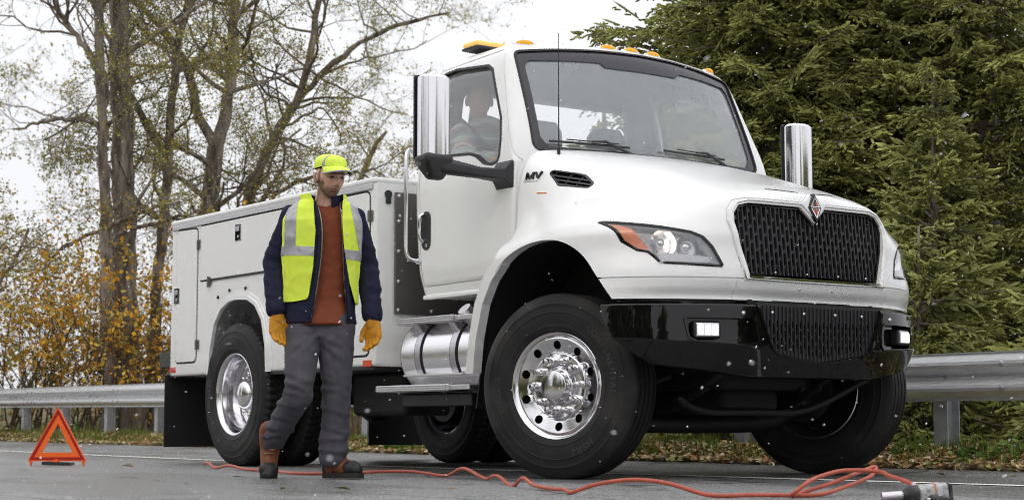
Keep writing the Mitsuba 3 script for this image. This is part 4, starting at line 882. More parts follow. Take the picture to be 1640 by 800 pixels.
for i, (x, y, r, c, lab) in enumerate(WEEDS):
    k = weed(x, y, r, 300 + i, c); labels[k] = dict(label=lab, category='weed')

# ---------- guardrail
scene['galvanised'] = bump({'type': 'principled', 'base_color': mikit.proc(lambda p, n, uv: mix((.48, .49, .51), (.72, .73, .75), fb(p.x * 14 + p.z * 30, p.y * 14, p.z * 40, octaves=4))), 'metallic': .5, 'roughness': .34}, lambda p, n, uv: .0012 * fb(p.x * 60, p.y * 60, p.z * 60), 2e-3)
scene['galvanised_post'] = prin(mikit.proc(lambda p, n, uv: mix((.30, .31, .34), (.50, .51, .54), fb(p.x * 20, p.y * 20, p.z * 20, octaves=4))), .5, metallic=.6)
GR = thing('guardrail', label='long galvanised steel guardrail on posts behind the truck, running along the road edge', category='guardrail')
WB = np.array([(.012,-.156),(.0,-.150),(.0,-.142),(.050,-.112),(.078,-.095),(.083,-.075),(.078,-.055),(.050,-.030),(.012,-.012),(.008,0),(.012,.012),(.050,.030),(.078,.055),(.083,.075),(.078,.095),(.050,.112),(.0,.142),(.0,.150),(.012,.156)])   # (out, up)
def beam(x0, x1, off=0.0):
    xs = np.linspace(x0, x1, max(2, int(abs(x1 - x0) / .5))); R = []
    for x in xs:
        y = float(rail_y(x)); k = float(RAILP.derivative()(x)); nrm = np.array([-k, 1, 0]) / math.hypot(k, 1); zc = .61 + .006 * (x > 3) * (x - 3)
        out = [np.array([x, y, zc]) + nrm * (o + off) + [0, 0, u] for o, u in WB]; back = [np.array([x, y, zc]) + nrm * (o - .004 + off) + [0, 0, u] for o, u in WB[::-1]]; R.append(out + back)
    return grid_mesh(np.array(R))
for i in range(10):
    x0 = -7.74 + 4.0 * i; add(GR + '__rail', beam(x0, x0 + 4.25, .0045 * (i % 2)), 'galvanised', 25)
for i in range(18):
    x = -4.12 + 2.0 * i; y = float(rail_y(x)); zc = .61 + .006 * max(0, x - 3); k = float(RAILP.derivative()(x)); M = np.eye(4); a = math.atan(k)
    M[:2, :2] = [[math.cos(a), -math.sin(a)], [math.sin(a), math.cos(a)]]; M[:3, 3] = (x, y, 0)
    sec = poly([(-.075,-.02),(-.075,-.16),(.075,-.16),(.075,-.02),(.069,-.02),(.069,-.154),(.006,-.154),(.006,-.026),(.0,-.02)]).union(sbox(-.075, -.026, .075, -.02)).union(sbox(.03,-.16,.036,-.02))
    p = extr(rounded(list(poly([(-.06,-.03),(-.06,-.15),(-.052,-.15),(-.052,-.095),(.052,-.095),(.052,-.15),(.06,-.15),(.06,-.03),(.052,-.03),(.052,-.087),(-.052,-.087),(-.052,-.03)]).exterior.coords), .001), 'z', -.35, zc + .10)
    Rq = np.eye(4); Rq[:2, :2] = [[0, -1], [1, 0]]
    p.apply_transform(M @ Tr(.09, -.085, 0) @ Rq @ Tr(.0, .09, 0)); add(GR + '__post', p, 'galvanised_post', 20)
    b = cbox((-.07, -.024, -.11), (.07, .004, .11), .004); bb = tm(b); bb.apply_transform(M @ Tr(0, 0, zc)); add(GR + '__spacer', bb, 'galvanised_post', 20)
    for dx, dz in ([(0, 0)] + ([(-.10, .076), (.10, .076), (-.10, -.076), (.10, -.076)] if i % 2 == 0 else [])):
        q = ico((dx - .62 * (dz != 0), .088 if dz else .013, dz), .019, (1, .5, 1), 1); q.apply_transform(M @ Tr(0, 0, zc)); add(GR + '__bolt', q, 'galvanised_post', True)
scene['tread_dark'] = bump({'type': 'principled', 'base_color': rgb(.03, .03, .03), 'roughness': .4}, _tread, 8e-4)
# ================================================================== trees
def _bark(p, n, uv):
    a = fb(p.x * 16, p.y * 16, p.z * 3.0, octaves=4); b = nz(p.x * 3, p.y * 3, p.z * 1.2)
    return mix((.11, .092, .078), (.36, .31, .265), sst(.25, .75, a)) * (0.7 + .5 * b)
def _barkb(p, n, uv): return .03 * fb(p.x * 16, p.y * 16, p.z * 3.0, octaves=4)
scene['bark'] = bump({'type': 'principled', 'base_color': mikit.proc(_bark), 'roughness': .9, 'specular': .2}, _barkb, 6e-3)
scene['twig'] = prin((.22, .185, .16), .9)
scene['leaf'] = {'type': 'principledthin', 'base_color': {'type': 'mesh_attribute', 'name': 'vertex_color'}, 'roughness': .6, 'diff_trans': .7}
scene['needle'] = prin({'type': 'mesh_attribute', 'name': 'vertex_color'}, .6, specular=.3)
def taper_tubes(paths, sides):
    """many tubes at once: paths is a list of (points, radii)"""
    return trimesh.util.concatenate([tube(p, r, sides, caps=False) for p, r in paths]) if paths else None
def wander(p, d, L, n, g, wig, up):
    """a crooked polyline from p in direction d"""
    P = [np.array(p, float)]; d = np.array(d, float); d /= np.linalg.norm(d)
    for _ in range(n):
        d = d + g.normal(0, wig, 3) + [0, 0, up]; d /= np.linalg.norm(d); P.append(P[-1] + d * L / n)
    return np.array(P), d
def grow(p, d, L, r, depth, g, out, tips, wig=.20, up=.05):
    n = max(3, int(L / .28)) if depth else 3
    P, _ = wander(p, d, L, n, g, wig, up); R = r * np.linspace(1, .35, n + 1); out.setdefault(depth, []).append((P, R))
    if depth == 0: tips.append(P); return
    k = {3: 5, 2: 4, 1: 3}[depth] if L > .5 else 3
    for i in range(k):
        t = g.uniform(.25, 1.0); j = min(n - 1, int(t * n)); a = P[j + 1] - P[j]; a /= np.linalg.norm(a); q = g.normal(0, 1, 3); q -= a * (q @ a); q /= np.linalg.norm(q)
        grow(P[j] + (P[j + 1] - P[j]) * g.random(), a * .75 + q * g.uniform(.5, 1.0), L * g.uniform(.38, .68), max(.004, R[j] * .5), depth - 1, g, out, tips, wig, up * .8)
def broad_tree(key, trunks, limbs, seed, leafcols, dens, lab, zlow=2.0, leaf=.052, limb_len=3.0, nl=17):
    """trunks: list of (points, r0, r1); limbs: given crooked limbs; the rest of the crown grows by chance"""
    g = np.random.default_rng(seed); K = thing(key, **lab); out, tips = {}, []; tr = []
    for P, r0, r1 in trunks + limbs:
        S = smooth_path(P, 7); S[1:-1] += g.normal(0, .02, (len(S) - 2, 3)); R = np.linspace(r0, r1, len(S))
        if (P, r0, r1) in trunks: R = R * (1 + .5 * np.exp(-np.maximum(S[:, 2], 0) / .35))
        tr.append((S, R))
        m = nl if (P, r0, r1) in trunks else max(5, nl // 2)
        for i in range(m):
            j = g.integers(int(len(S) * .2), len(S) - 1)
            if S[j][2] < zlow: continue
            a = S[j + 1] - S[j]; a /= np.linalg.norm(a); ang = g.uniform(0, 2 * PI); q = np.array([math.cos(ang), math.sin(ang), g.uniform(-.1, .5)])
            grow(S[j], q + a * .3, limb_len * g.uniform(.4, 1.0), min(R[j] * .45, .055), 3, g, out, tips, .22, .03)
    t = taper_tubes(tr, 14); v = t.vertices; nn = t.vertex_normals; v += nn * ((meshkit.fbm(v * [9, 9, 1.6], 3, seed) - .5) * .06)[:, None]; t.vertices = v
    add(K + '__trunk', t, 'bark', True)
    add(K + '__branch', taper_tubes(out.get(3, []) + out.get(2, []), 6), 'bark', True)
    add(K + '__twig', taper_tubes(out.get(1, []), 4), 'twig', True, kind='stuff')
    add(K + '__fine_twig', taper_tubes(out.get(0, []), 3), 'twig', True, kind='stuff')
    if dens:
        Q = np.array(tips); n = len(Q); m = dens; f = g.random((n, m)) * (Q.shape[1] - 1); j = np.minimum(f.astype(int), Q.shape[1] - 2); w = (f - j)[..., None]
        keep = (meshkit.noise(Q[:, 1] * .9, seed) > .30)[:, None] & (g.random((n, m)) < .85); ii = np.repeat(np.arange(n)[:, None], m, 1)
        C = (Q[ii, j] * (1 - w) + Q[ii, j + 1] * w)[keep] + g.normal(0, .07, (int(keep.sum()), 3)); V, F = leaf_shapes(C, leaf, seed, .8)
        col = pal(len(C), leafcols, g, .3); add(K + '__foliage', trimesh.Trimesh(V, F, process=False), 'leaf', False, color=np.repeat(col, 4, 0), kind='stuff')
    return K
OLIVE = [(.38,.37,.11),(.45,.41,.13),(.32,.33,.10),(.50,.40,.11),(.36,.34,.12)]
MIXED = OLIVE + [(.42,.22,.03),(.36,.17,.03)]
broad_tree('deciduous_tree', [([(20.58,-5.13,-.4),(20.43,-4.96,2.19),(20.29,-4.80,4.33),(20.18,-4.67,5.93),(20.08,-4.55,7.53),(19.98,-4.42,10.5)], .245, .13),
                              ([(20.40,-4.70,-.4),(20.15,-4.50,2.16),(20.03,-4.36,3.94),(19.93,-4.23,5.52),(19.86,-4.12,6.78),(19.7,-3.9,9.5)], .12, .06)],
           [([(19.95,-4.25,5.6),(20.15,-4.33,6.21),(20.37,-3.89,6.9),(20.54,-3.56,7.48),(20.8,-3.2,8.6)], .07, .03), ([(19.92,-4.24,5.2),(20.2,-3.9,5.42),(20.38,-3.61,5.41),(20.83,-3.02,5.23)], .05, .015)],
           41, OLIVE, 9, dict(label='thick leaning trunk pair with furrowed bark, leftmost of the big bare-looking trees', category='tree', group=None), 3.2)
broad_tree('deciduous_tree', [([(21.33,-5.80,-.4),(21.16,-5.78,1.59),(20.94,-5.78,3.36),(20.74,-5.80,4.9),(20.6,-5.8,6.11),(20.46,-5.83,7.11),(20.23,-6.0,7.99),(20.0,-6.2,9.8)], .125, .05)],
           [([(20.74,-5.8,5.0),(21.0,-5.3,5.9),(21.3,-4.9,7.0),(21.6,-4.5,8.2)], .07, .03)], 42, OLIVE, 9, dict(label='slender dark trunk rising just left of the white body, sparse olive leaves', category='tree'), 3.0, nl=12)
broad_tree('deciduous_tree', [([(22.55,-7.56,-.4),(22.2,-7.31,4.38),(22.04,-7.34,5.49)], .20, .16), ([(22.04,-7.34,5.45),(22.2,-6.95,6.49),(22.3,-6.66,7.31),(22.65,-6.04,8.13),(22.9,-5.6,9.6)], .10, .04),
                              ([(22.04,-7.34,5.45),(21.79,-7.5,6.72),(21.69,-7.49,7.54),(21.54,-7.47,8.95),(21.5,-7.5,10.5)], .13, .06)], [([(22.1,-7.3,4.4),(22.5,-6.6,5.0),(22.8,-6.0,5.3)], .06, .03)],
           43, OLIVE, 9, dict(label='dark tree whose trunk forks into two upright limbs above the white body', category='tree'), 3.0)
broad_tree('deciduous_tree', [([(24.21,-8.69,-.4),(23.59,-8.79,4.62),(23.15,-9.17,5.99),(22.79,-9.53,6.86),(22.57,-9.68,7.86),(22.21,-10.03,9.5)], .15, .05), ([(23.59,-8.79,4.62),(22.88,-9.44,6.61),(22.14,-10.3,7.73),(21.41,-11.23,8.29),(20.93,-11.89,8.48)], .10, .02)],
           [([(23.7,-8.8,4.0),(23.2,-9.5,5.0),(22.6,-10.2,5.3),(22.0,-10.9,5.1)], .06, .02)], 44, OLIVE, 9, dict(label='leaning tree with a long thin limb reaching right over the worker', category='tree'), 3.6)
broad_tree('deciduous_tree', [([(25.39,-12.25,-.4),(24.92,-12.0,4.2),(24.69,-12.09,5.6),(24.29,-12.47,6.6)], .12, .04)], [], 45, MIXED, 14, dict(label='smaller olive leaved tree behind the worker and the mirror', category='tree'), 1.2, limb_len=1.7, nl=16)
broad_tree('deciduous_tree', [([(21.6,-1.9,-.4),(21.5,-2.0,1.8),(22.0,-1.6,2.6),(22.6,-.9,3.4),(23.0,-.4,5.0)], .14, .05)], [([(21.5,-2.0,1.7),(21.3,-2.9,2.5),(21.0,-3.4,3.6)], .06, .02)], 46, MIXED, 12,
           dict(label='low crooked tree leaning out at the left edge of the photo', category='tree'), 1.2, limb_len=2.6, nl=20)
# yellow and orange shrubs under the trees
scene['shrub_stem'] = prin((.10, .075, .055), .9)
ORANGE = [(.80,.46,.06),(.76,.40,.05),(.84,.56,.10),(.70,.34,.06),(.70,.52,.12),(.52,.42,.12)]
def shrub(x, y, h, rad, seed, cols, n_st, dens, lab):
    g = np.random.default_rng(seed); K = thing('shrub', **lab); out, tips = {}, []
    z0 = float(ground_z(np.array([x]), np.array([y]))[0])
    for i in range(n_st):
        a = g.uniform(0, 2 * PI); q = np.array([math.cos(a) * rad * .55, math.sin(a) * rad * .55, h * .8]); p = np.array([x + math.cos(a) * rad * .2, y + math.sin(a) * rad * .2, z0 - .05])
        grow(p, q, h * g.uniform(.6, 1.0), .016, 2, g, out, tips, .16, .02)
    add(K + '__stem', taper_tubes(out[2], 5), 'shrub_stem', True); add(K + '__twig', taper_tubes(out[1] + out[0], 3), 'shrub_stem', True, kind='stuff')
    Q = np.array(tips); n = len(Q); f = g.random((n, dens)) * 2.99; j = f.astype(int); w = (f - j)[..., None]; ii = np.repeat(np.arange(n)[:, None], dens, 1)
    C = (Q[ii, j] * (1 - w) + Q[ii, j + 1] * w).reshape(-1, 3) + g.normal(0, .06, (n * dens, 3)); C = C[(meshkit.noise(C * 1.6, seed) > .34) & (C[:, 2] > z0)]
    V, F = leaf_shapes(C, .085, seed, .8); add(K + '__foliage', trimesh.Trimesh(V, F, process=False), 'leaf', False, color=np.repeat(pal(len(C), cols, g, .3), 4, 0), kind='stuff'); return K
SHR = [(21.62,-3.64,3.0,1.1,ORANGE,'dense orange shrub above the left guardrail, second from the left frame edge'),
       (20.73,-4.03,2.3,1.0,ORANGE,'orange shrub right above the tip of the warning triangle'),
       (20.44,-4.45,3.0,1.1,ORANGE,'orange shrub in front of the thick trunk pair'),
       (19.13,-4.56,2.7,1.0,ORANGE,'bright orange shrub left of the mud flap, behind the guardrail'),
       (20.31,-5.5,3.0,1.0,ORANGE,'yellow shrub touching the rear edge of the white body'),
       (23.87,-3.94,3.4,1.3,OLIVE+ORANGE[:2],'dull olive shrub at the far left frame edge'),
       (24.38,-4.97,3.5,1.2,ORANGE+OLIVE,'tall orange and olive shrub behind the left guardrail'),
       (23.01,-5.17,3.9,1.1,ORANGE,'tall loose orange shrub left of the thick trunk pair'),
       (20.0,-5.94,3.4,1.2,ORANGE,'orange shrub just above the rear end of the body lid'),
       (20.51,-6.95,3.8,1.2,ORANGE+OLIVE,'yellow shrub above the body lid, below the forked tree'),
       (21.7,-8.76,4.3,1.3,ORANGE+OLIVE,'yellow and olive shrub left of the yellow cap'),
       (20.74,-10.11,4.6,1.2,ORANGE+OLIVE,'yellow leaved shrub between the yellow cap and the wing mirror'),
       (11.32,-4.27,1.6,0.9,ORANGE+OLIVE,'low orange shrub seen under the truck body beside the grey trousers')]
for i, (x, y, h, r, c, lab) in enumerate(SHR): shrub(x, y, h, r, 500 + i, c, 11, 10, dict(label=lab, category='shrub'))

# tangled undergrowth further back, a mass that nobody could count
g = np.random.default_rng(55); out, tips = {}, []
for i in range(150):
    x = g.uniform(14, 46); y = float(rail_y(x)) - g.uniform(3.5, 26); z0 = float(ground_z(np.array([x]), np.array([y]))[0]); a = g.uniform(0, 2 * PI)
    grow((x, y, z0 - .1), (math.cos(a) * .35, math.sin(a) * .35, .9), g.uniform(1.2, 3.0), .022, 2, g, out, tips, .2, .02)
add('undergrowth', taper_tubes(out[2] + out[1] + out[0], 3), 'shrub_stem', True, kind='stuff', label='tangled brown undergrowth behind the left guardrail', category='undergrowth')
Q = np.array(tips)[:, 1:3].reshape(-1, 3); C = np.repeat(Q, 5, 0) + g.normal(0, .10, (len(Q) * 5, 3)); V, F = leaf_shapes(C, .10, 56, .8)
add('undergrowth__foliage', trimesh.Trimesh(V, F, process=False), 'leaf', False, color=np.repeat(pal(len(C), [(.16,.15,.06),(.12,.12,.06),(.22,.17,.06),(.30,.20,.05),(.10,.10,.05)], g, .3), 4, 0), kind='stuff')

# ---------- spruces
def spruce_branch(seed, L, coarse=False):
    """one branch of length L along +x: side twigs set with short blunt shoots; (vertices, faces, tip weight per vertex)"""
    g = np.random.default_rng(seed); V, F, Wt = [], [], []
    def shoot(p, d, l, r, w0, nn):
        d = d / np.linalg.norm(d); a = np.cross(d, [0, 0, 1.0]); a /= np.linalg.norm(a) + 1e-9; b = np.cross(d, a); k = len(V); ph = g.uniform(0, 2)
        for u, q in ((.08, .75), (.72, 1.0)): V.extend([p + d * l * u + (a * math.cos(t + ph) + b * math.sin(t + ph)) * r * q for t in (0, 2.09, 4.19)])
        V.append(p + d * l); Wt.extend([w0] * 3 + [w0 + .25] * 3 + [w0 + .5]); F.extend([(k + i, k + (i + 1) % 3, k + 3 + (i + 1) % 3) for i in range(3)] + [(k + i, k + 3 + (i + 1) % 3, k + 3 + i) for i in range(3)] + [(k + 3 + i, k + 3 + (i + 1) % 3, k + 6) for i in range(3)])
        for i in range(nn):                                      # needle tufts standing off the shoot
            t = g.uniform(.05, .95); c = p + d * l * t; e = g.normal(0, 1, 3); e -= d * (e @ d); e /= np.linalg.norm(e); e = e * .9 + d * .45; s = np.cross(e, d); s /= np.linalg.norm(s) + 1e-9; m = len(V)
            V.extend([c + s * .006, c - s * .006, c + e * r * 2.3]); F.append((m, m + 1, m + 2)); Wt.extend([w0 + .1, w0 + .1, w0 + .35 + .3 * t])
    if coarse == 2:                                              # small plain shoots for the inside of a crown
        for i in range(int(12 + 32 * L)):
            t = .15 + .85 * g.random(); s = g.uniform(-1, 1); shoot(np.array([L * t, s * .22 * L * (1 - .5 * t), -.10 * L * t * t + g.normal(0, .03)]), np.array([.8, s * .8, -.35 + g.normal(0, .35)]), g.uniform(.06, .14), .015, .05 + .34 * t, 0)
        return np.array(V), np.array(F), np.array(Wt)
    if coarse:
        for i in range(int(4 + 6 * L)):
            t = .1 + .9 * g.random(); shoot(np.array([L * t, 0, -.1 * L * t * t]), np.array([.8, g.normal(0, .8), -.3 + g.normal(0, .4)]), .28 * L + .2, .10, .1 + .4 * t, 0)
        return np.array(V), np.array(F), np.array(Wt)
    for x in np.arange(.15 * L, L, .10): shoot(np.array([x, 0, (-.16 * (x / L) ** 2 + .06 * x / L) * L]), np.array([1, g.normal(0, .12), .05]), .12, .014, .1 + .35 * x / L, 2)
    n_tw = int(5 + 13 * L)
    for i in range(n_tw):
        t = .12 + .86 * (i + g.random()) / n_tw; p = np.array([L * t, 0, (-.16 * t * t + .06 * t) * L]); s = 1 if i % 2 else -1; l = (.34 * min(1, (1 - t) * L * 1.2) + .10) * g.uniform(.7, 1.2)
        d = np.array([.8, s * g.uniform(.45, 1.0), -.32 + g.normal(0, .30)]); d /= np.linalg.norm(d); q = np.cross(d, [0, 0, 1.0]); k = max(2, int(l / .055))
        for j in range(k):
            u = (j + .6) / k; sg = 1 if j % 2 else -1; c = p + d * l * u - np.array([0, 0, .10 * l * u * u]); shoot(c, d * .8 + q * sg * .75 + np.array([0, 0, g.normal(-.12, .28)]), g.uniform(.05, .09), .0125, .12 + .30 * t + .16 * u, 1)
        shoot(p + d * l * .35, d, l * .72, .013, .15 + .35 * t, 2)
    shoot(np.array([L * .96, 0, -.10 * L]), np.array([1, 0, .1]), .13, .018, .6, 6)
    return np.array(V), np.array(F), np.array(Wt)
SB = {L: [spruce_branch(700 + i + int(100 * L), L) for i in range(4)] for L in (.3, .6, 1.0, 1.5, 2.1)}
SC = {L: [spruce_branch(700 + i + int(100 * L), L, True) for i in range(4)] for L in (.3, .6, 1.0, 1.5, 2.1)}
SM = {L: [spruce_branch(700 + i + int(100 * L), L, 2) for i in range(4)] for L in (.3, .6, 1.0, 1.5, 2.1)}
SBL = np.array(sorted(SB))
def spruce(x, y, H, rad, seed, lab, zlow=.2, step=.24, per=8, tone0=1.0, side=None, ztop=6.0, parts=True, fine=True):
    g = np.random.default_rng(seed); z0 = float(ground_z(np.array([x]), np.array([y]))[0])
    VV, FF, CC = [], [], []; base = 0; z = zlow; wood = []
    while z < H - .05:
        f = 1 - z / H; L0 = rad * (f ** .85); k = max(4, int(per * min(1.2, .45 + L0 * .5))); a0 = g.uniform(0, 2 * PI)
        kc = int(k * .55) if fine else 0
        for i in range(k + kc):
            dense = i >= k
            a = a0 + 2 * PI * i / (kc if dense else k) + g.normal(0, .3); L = (L0 * g.uniform(.6, 1.15) + .12) * (.80 if dense else 1); q = SBL[np.argmin(np.abs(SBL - L))]; V, F, Wt = (SC if not parts else (SB if fine and not dense else SM))[q][g.integers(0, 4)]; pitch = (-.34 * (1 - f) + .30 * f if H > 4 else .25) + g.normal(0, .13); roll = g.normal(0, .3)
            if side is not None and math.cos(a - side) < -.1 and not dense and L > .5: continue
            v = V * (L / q) ** .6 * np.array([(L / q) ** .4, 1, 1])
            v = v @ np.array([[1, 0, 0], [0, math.cos(roll), math.sin(roll)], [0, -math.sin(roll), math.cos(roll)]]) @ np.array([[math.cos(pitch), 0, math.sin(pitch)], [0, 1, 0], [-math.sin(pitch), 0, math.cos(pitch)]])
            c_, s_ = math.cos(a), math.sin(a); v = v @ np.array([[c_, s_, 0], [-s_, c_, 0], [0, 0, 1]]); o = np.array([x, y, z0 + z + g.normal(0, .08)])
            VV.append(v + o); FF.append(F + base); base += len(v); tone = g.uniform(.72, 1.28) * tone0
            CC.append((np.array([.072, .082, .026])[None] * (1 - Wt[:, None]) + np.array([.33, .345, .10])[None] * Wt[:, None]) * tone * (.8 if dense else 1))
            if L > .4: e = np.array([c_ * math.cos(pitch), s_ * math.cos(pitch), math.sin(pitch)]); wood.append((np.array([o, o + e * L * .5, o + e * L * .95 - [0, 0, .10 * L]]), np.array([.018, .012, .006])))
        z += step * g.uniform(.8, 1.2) * (1.0 if z < ztop else 2.2)
    fol = trimesh.Trimesh(np.vstack(VV), np.vstack(FF), process=False); col = np.clip(np.vstack(CC), 0, 1); trunk = tube([(x, y, z0 - .3), (x, y, z0 + H * .5), (x + g.normal(0, .05), y, z0 + H)], np.array([.012 * H + .03, .008 * H, .01]), 8)
    if not parts: return fol, col, trunk
    K = thing('spruce_tree', **lab); add(K + '__trunk', trunk, 'bark', True)
    add(K + '__branch', taper_tubes(wood, 3), 'twig', True, kind='stuff')
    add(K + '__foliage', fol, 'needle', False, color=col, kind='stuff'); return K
SPR = [(5.85,-5.58,13,2.0,0.2,1,'spruce behind the cab roof, leftmost of the tall spruces'),
       (4.84,-5.26,13,1.9,0.2,1,'tall spruce left of the far wing mirror'),
       (4.69,-5.99,13,1.8,0.2,1,'tall spruce right behind the far wing mirror'),
       (4.11,-6.12,12.5,1.8,0.2,1,'tall spruce behind the right end of the hood'),
       (3.34,-6.68,12.5,1.9,0.2,1,'tall spruce at the right edge of the photo'),
       (7.59,-7.81,13,2.1,0.2,0,'dark spruce of the second row, right of the cab roof lamps'),
       (7.01,-7.76,13,2.1,0.2,0,'dark spruce of the second row, above the far wing mirror'),
       (6.57,-8.38,13,2.1,0.2,0,'dark spruce of the second row, above the grille'),
       (5.72,-8.71,13,2.1,0.2,0,'dark spruce of the second row, behind the young spruce'),
       (5.1,-9.59,13,2.2,0.2,0,'dark spruce of the second row, cut by the right frame edge'),
       (1.72,-4.05,3.1,.80,.1,1,'small young spruce with a pointed top standing before the tall spruces'),(1.2,-3.26,1.7,.8,.05,1,'low spruce sapling under the guardrail between far front wheel and post'),
       (.15,-3.6,1.3,.8,.05,1,'low spruce sapling under the guardrail, right of its post'),(7.16,-4.93,4.75,.30,.3,1,'thin spruce tip showing above the middle of the cab roof')]
for i, (x, y, H, r, zl, fi, lab) in enumerate(SPR):
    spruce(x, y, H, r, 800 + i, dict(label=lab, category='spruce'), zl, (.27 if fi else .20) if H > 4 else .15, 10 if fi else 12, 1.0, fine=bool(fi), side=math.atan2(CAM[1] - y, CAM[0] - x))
# the wood across the road and further along it, behind the camera: it shows in the chrome and the glass
g = np.random.default_rng(5); fs, cs, ts = [], [], []
for i in range(44):
    x, y = (-46 + 3.9 * i + g.normal(0, 1.2), 19 + g.uniform(0, 9) + .10 * abs(i - 10)) if i < 26 else (-9 - 3.2 * (i - 26) + g.normal(0, 1), -8.5 - .55 * (i - 26) - g.uniform(0, 4)); f, c, t_ = spruce(x, y, g.uniform(10, 17) if not 26 <= i < 32 else 7.5, g.uniform(2.4, 3.2), 1200 + i, None, .6, .6, 7, .8, None, 5.0, parts=False, fine=False)
    fs.append(f); cs.append(c); ts.append(t_)
add('roadside_wood', trimesh.util.concatenate(fs), 'needle', False, color=np.vstack(cs), kind='stuff', label='rows of spruces across the road', category='wood')
add('roadside_wood__trunk', ts, 'bark', True, kind='stuff')
# ================================================================== people
def man_sub(t): q = tm(man(t).refine_to_length(.012)); q.merge_vertices(); return q
def chain(pts, sc=(1, 1, 1), sub=2):
    """hulls of spheres along joints: pts [(x, y, z, r)]"""
    v = trimesh.creation.icosphere(sub).vertices; S = [v * r * np.asarray(sc) + np.array(p) for *p, r in pts]
    return m3.Manifold.batch_boolean([hull(np.vstack([S[i], S[i + 1]])) for i in range(len(S) - 1)], m3.OpType.Add) if len(S) > 1 else hull(S[0])
def union(L): return m3.Manifold.batch_boolean([x for x in L], m3.OpType.Add)
def soften(m, edge=.015, it=12):
    t = tm(m.refine_to_length(edge)); t.merge_vertices(); trimesh.smoothing.filter_taubin(t, .5, .53, iterations=it); return t
def creases(t, amp, fr, seed, w=None):
    """cloth folds: ridged noise along the normals, frequencies per axis"""
    v, n = t.vertices, t.vertex_normals; a = 1 - np.abs(2 * meshkit.fbm(v * fr, 3, seed) - 1) * 2; b = meshkit.fbm(v * np.array(fr) * 2.6, 2, seed + 9) - .5
    d = amp * (a * .8 + b * .7); t = t.copy(); t.vertices = v + n * (d * (1 if w is None else w(v)))[:, None]; return t
def folds(t, F):
    """soft ridges along lines in the (a, z) view, each with a hollow below it"""
    t = t.copy(); v, n = t.vertices, t.vertex_normals; d = np.zeros(len(v))
    for (x0, z0), (x1, z1), h_ in F:
        h_ = h_ * .55; e = np.array([x1 - x0, z1 - z0]); L_ = np.linalg.norm(e); e /= L_; r_ = v[:, [0, 2]] - [x0, z0]; s_ = r_ @ e; q_ = r_ @ np.array([-e[1], e[0]]); w_ = np.exp(-(np.clip(np.maximum(-s_, s_ - L_), 0, 9) / .025) ** 2); d += h_ * w_ * (np.exp(-(q_ / .013) ** 2) - .8 * np.exp(-((q_ + .024) / .014) ** 2))
    t.vertices = v + n * d[:, None]; return t
def head_mesh(sub=6):
    """a man's head: +y is forward, origin at its middle; chin at z = -.118, crown at +.118"""
    t = trimesh.creation.icosphere(sub); u = t.vertices.copy(); x, y, z = u.T
    X, Y, Z = x * .077, y * .098, z * .118
    low = np.clip(-z - .05, 0, 1); X = X * (1 - .26 * low ** 1.3); back = (y < 0) * low; Y = Y + back * .045 * low
    def G(cx, cz, sx, sz): return np.exp(-((X - cx) / sx) ** 2 - ((Z - cz) / sz) ** 2) * (y > .1)
    d = .008 * G(0, .021, .048, .008)                                                  # brow
    d = d - .015 * (G(-.031, .003, .017, .010) + G(.031, .003, .017, .010))           # eye sockets
    d = d + .014 * G(0, -.002, .008, .022) + .026 * G(0, -.030, .011, .013) + .006 * (G(-.014, -.034, .008, .008) + G(.014, -.034, .008, .008))
    d = d + .006 * (G(-.042, -.022, .018, .020) + G(.042, -.022, .018, .020)) - .006 * (G(-.045, -.055, .015, .02) + G(.045, -.055, .015, .02))
    d = d + .006 * G(0, -.060, .022, .006) + .006 * G(0, -.071, .019, .006) - .008 * G(0, -.0655, .024, .0030) - .004 * G(0, -.083, .02, .006) + .012 * G(0, -.103, .024, .016)
    d = d + .010 * np.exp(-((Z + .085) / .03) ** 2) * (y > 0) * np.clip(1 - (X / .06) ** 2, 0, 1)
    t.vertices = np.stack([X, Y + d, Z], 1)
    m = man(t)
    for s in (1, -1):
        e = trimesh.creation.torus(.0185, .0065, 20, 10); e.vertices = e.vertices * [.85, 1.35, 1.0]; pass
        ev = np.stack([e.vertices[:, 2] * s, e.vertices[:, 0], e.vertices[:, 1]], 1); a = .5 * s; ev = ev @ np.array([[math.cos(a), math.sin(a), 0], [-math.sin(a), math.cos(a), 0], [0, 0, 1]]); ee = trimesh.Trimesh(ev + [s * .080, -.010, -.006], e.faces)
        if ee.volume < 0: ee.invert()
        m = m + man(ee) + man(ico((s * .076, -.010, -.006), 1, (.007, .013, .022), 2))
    return m
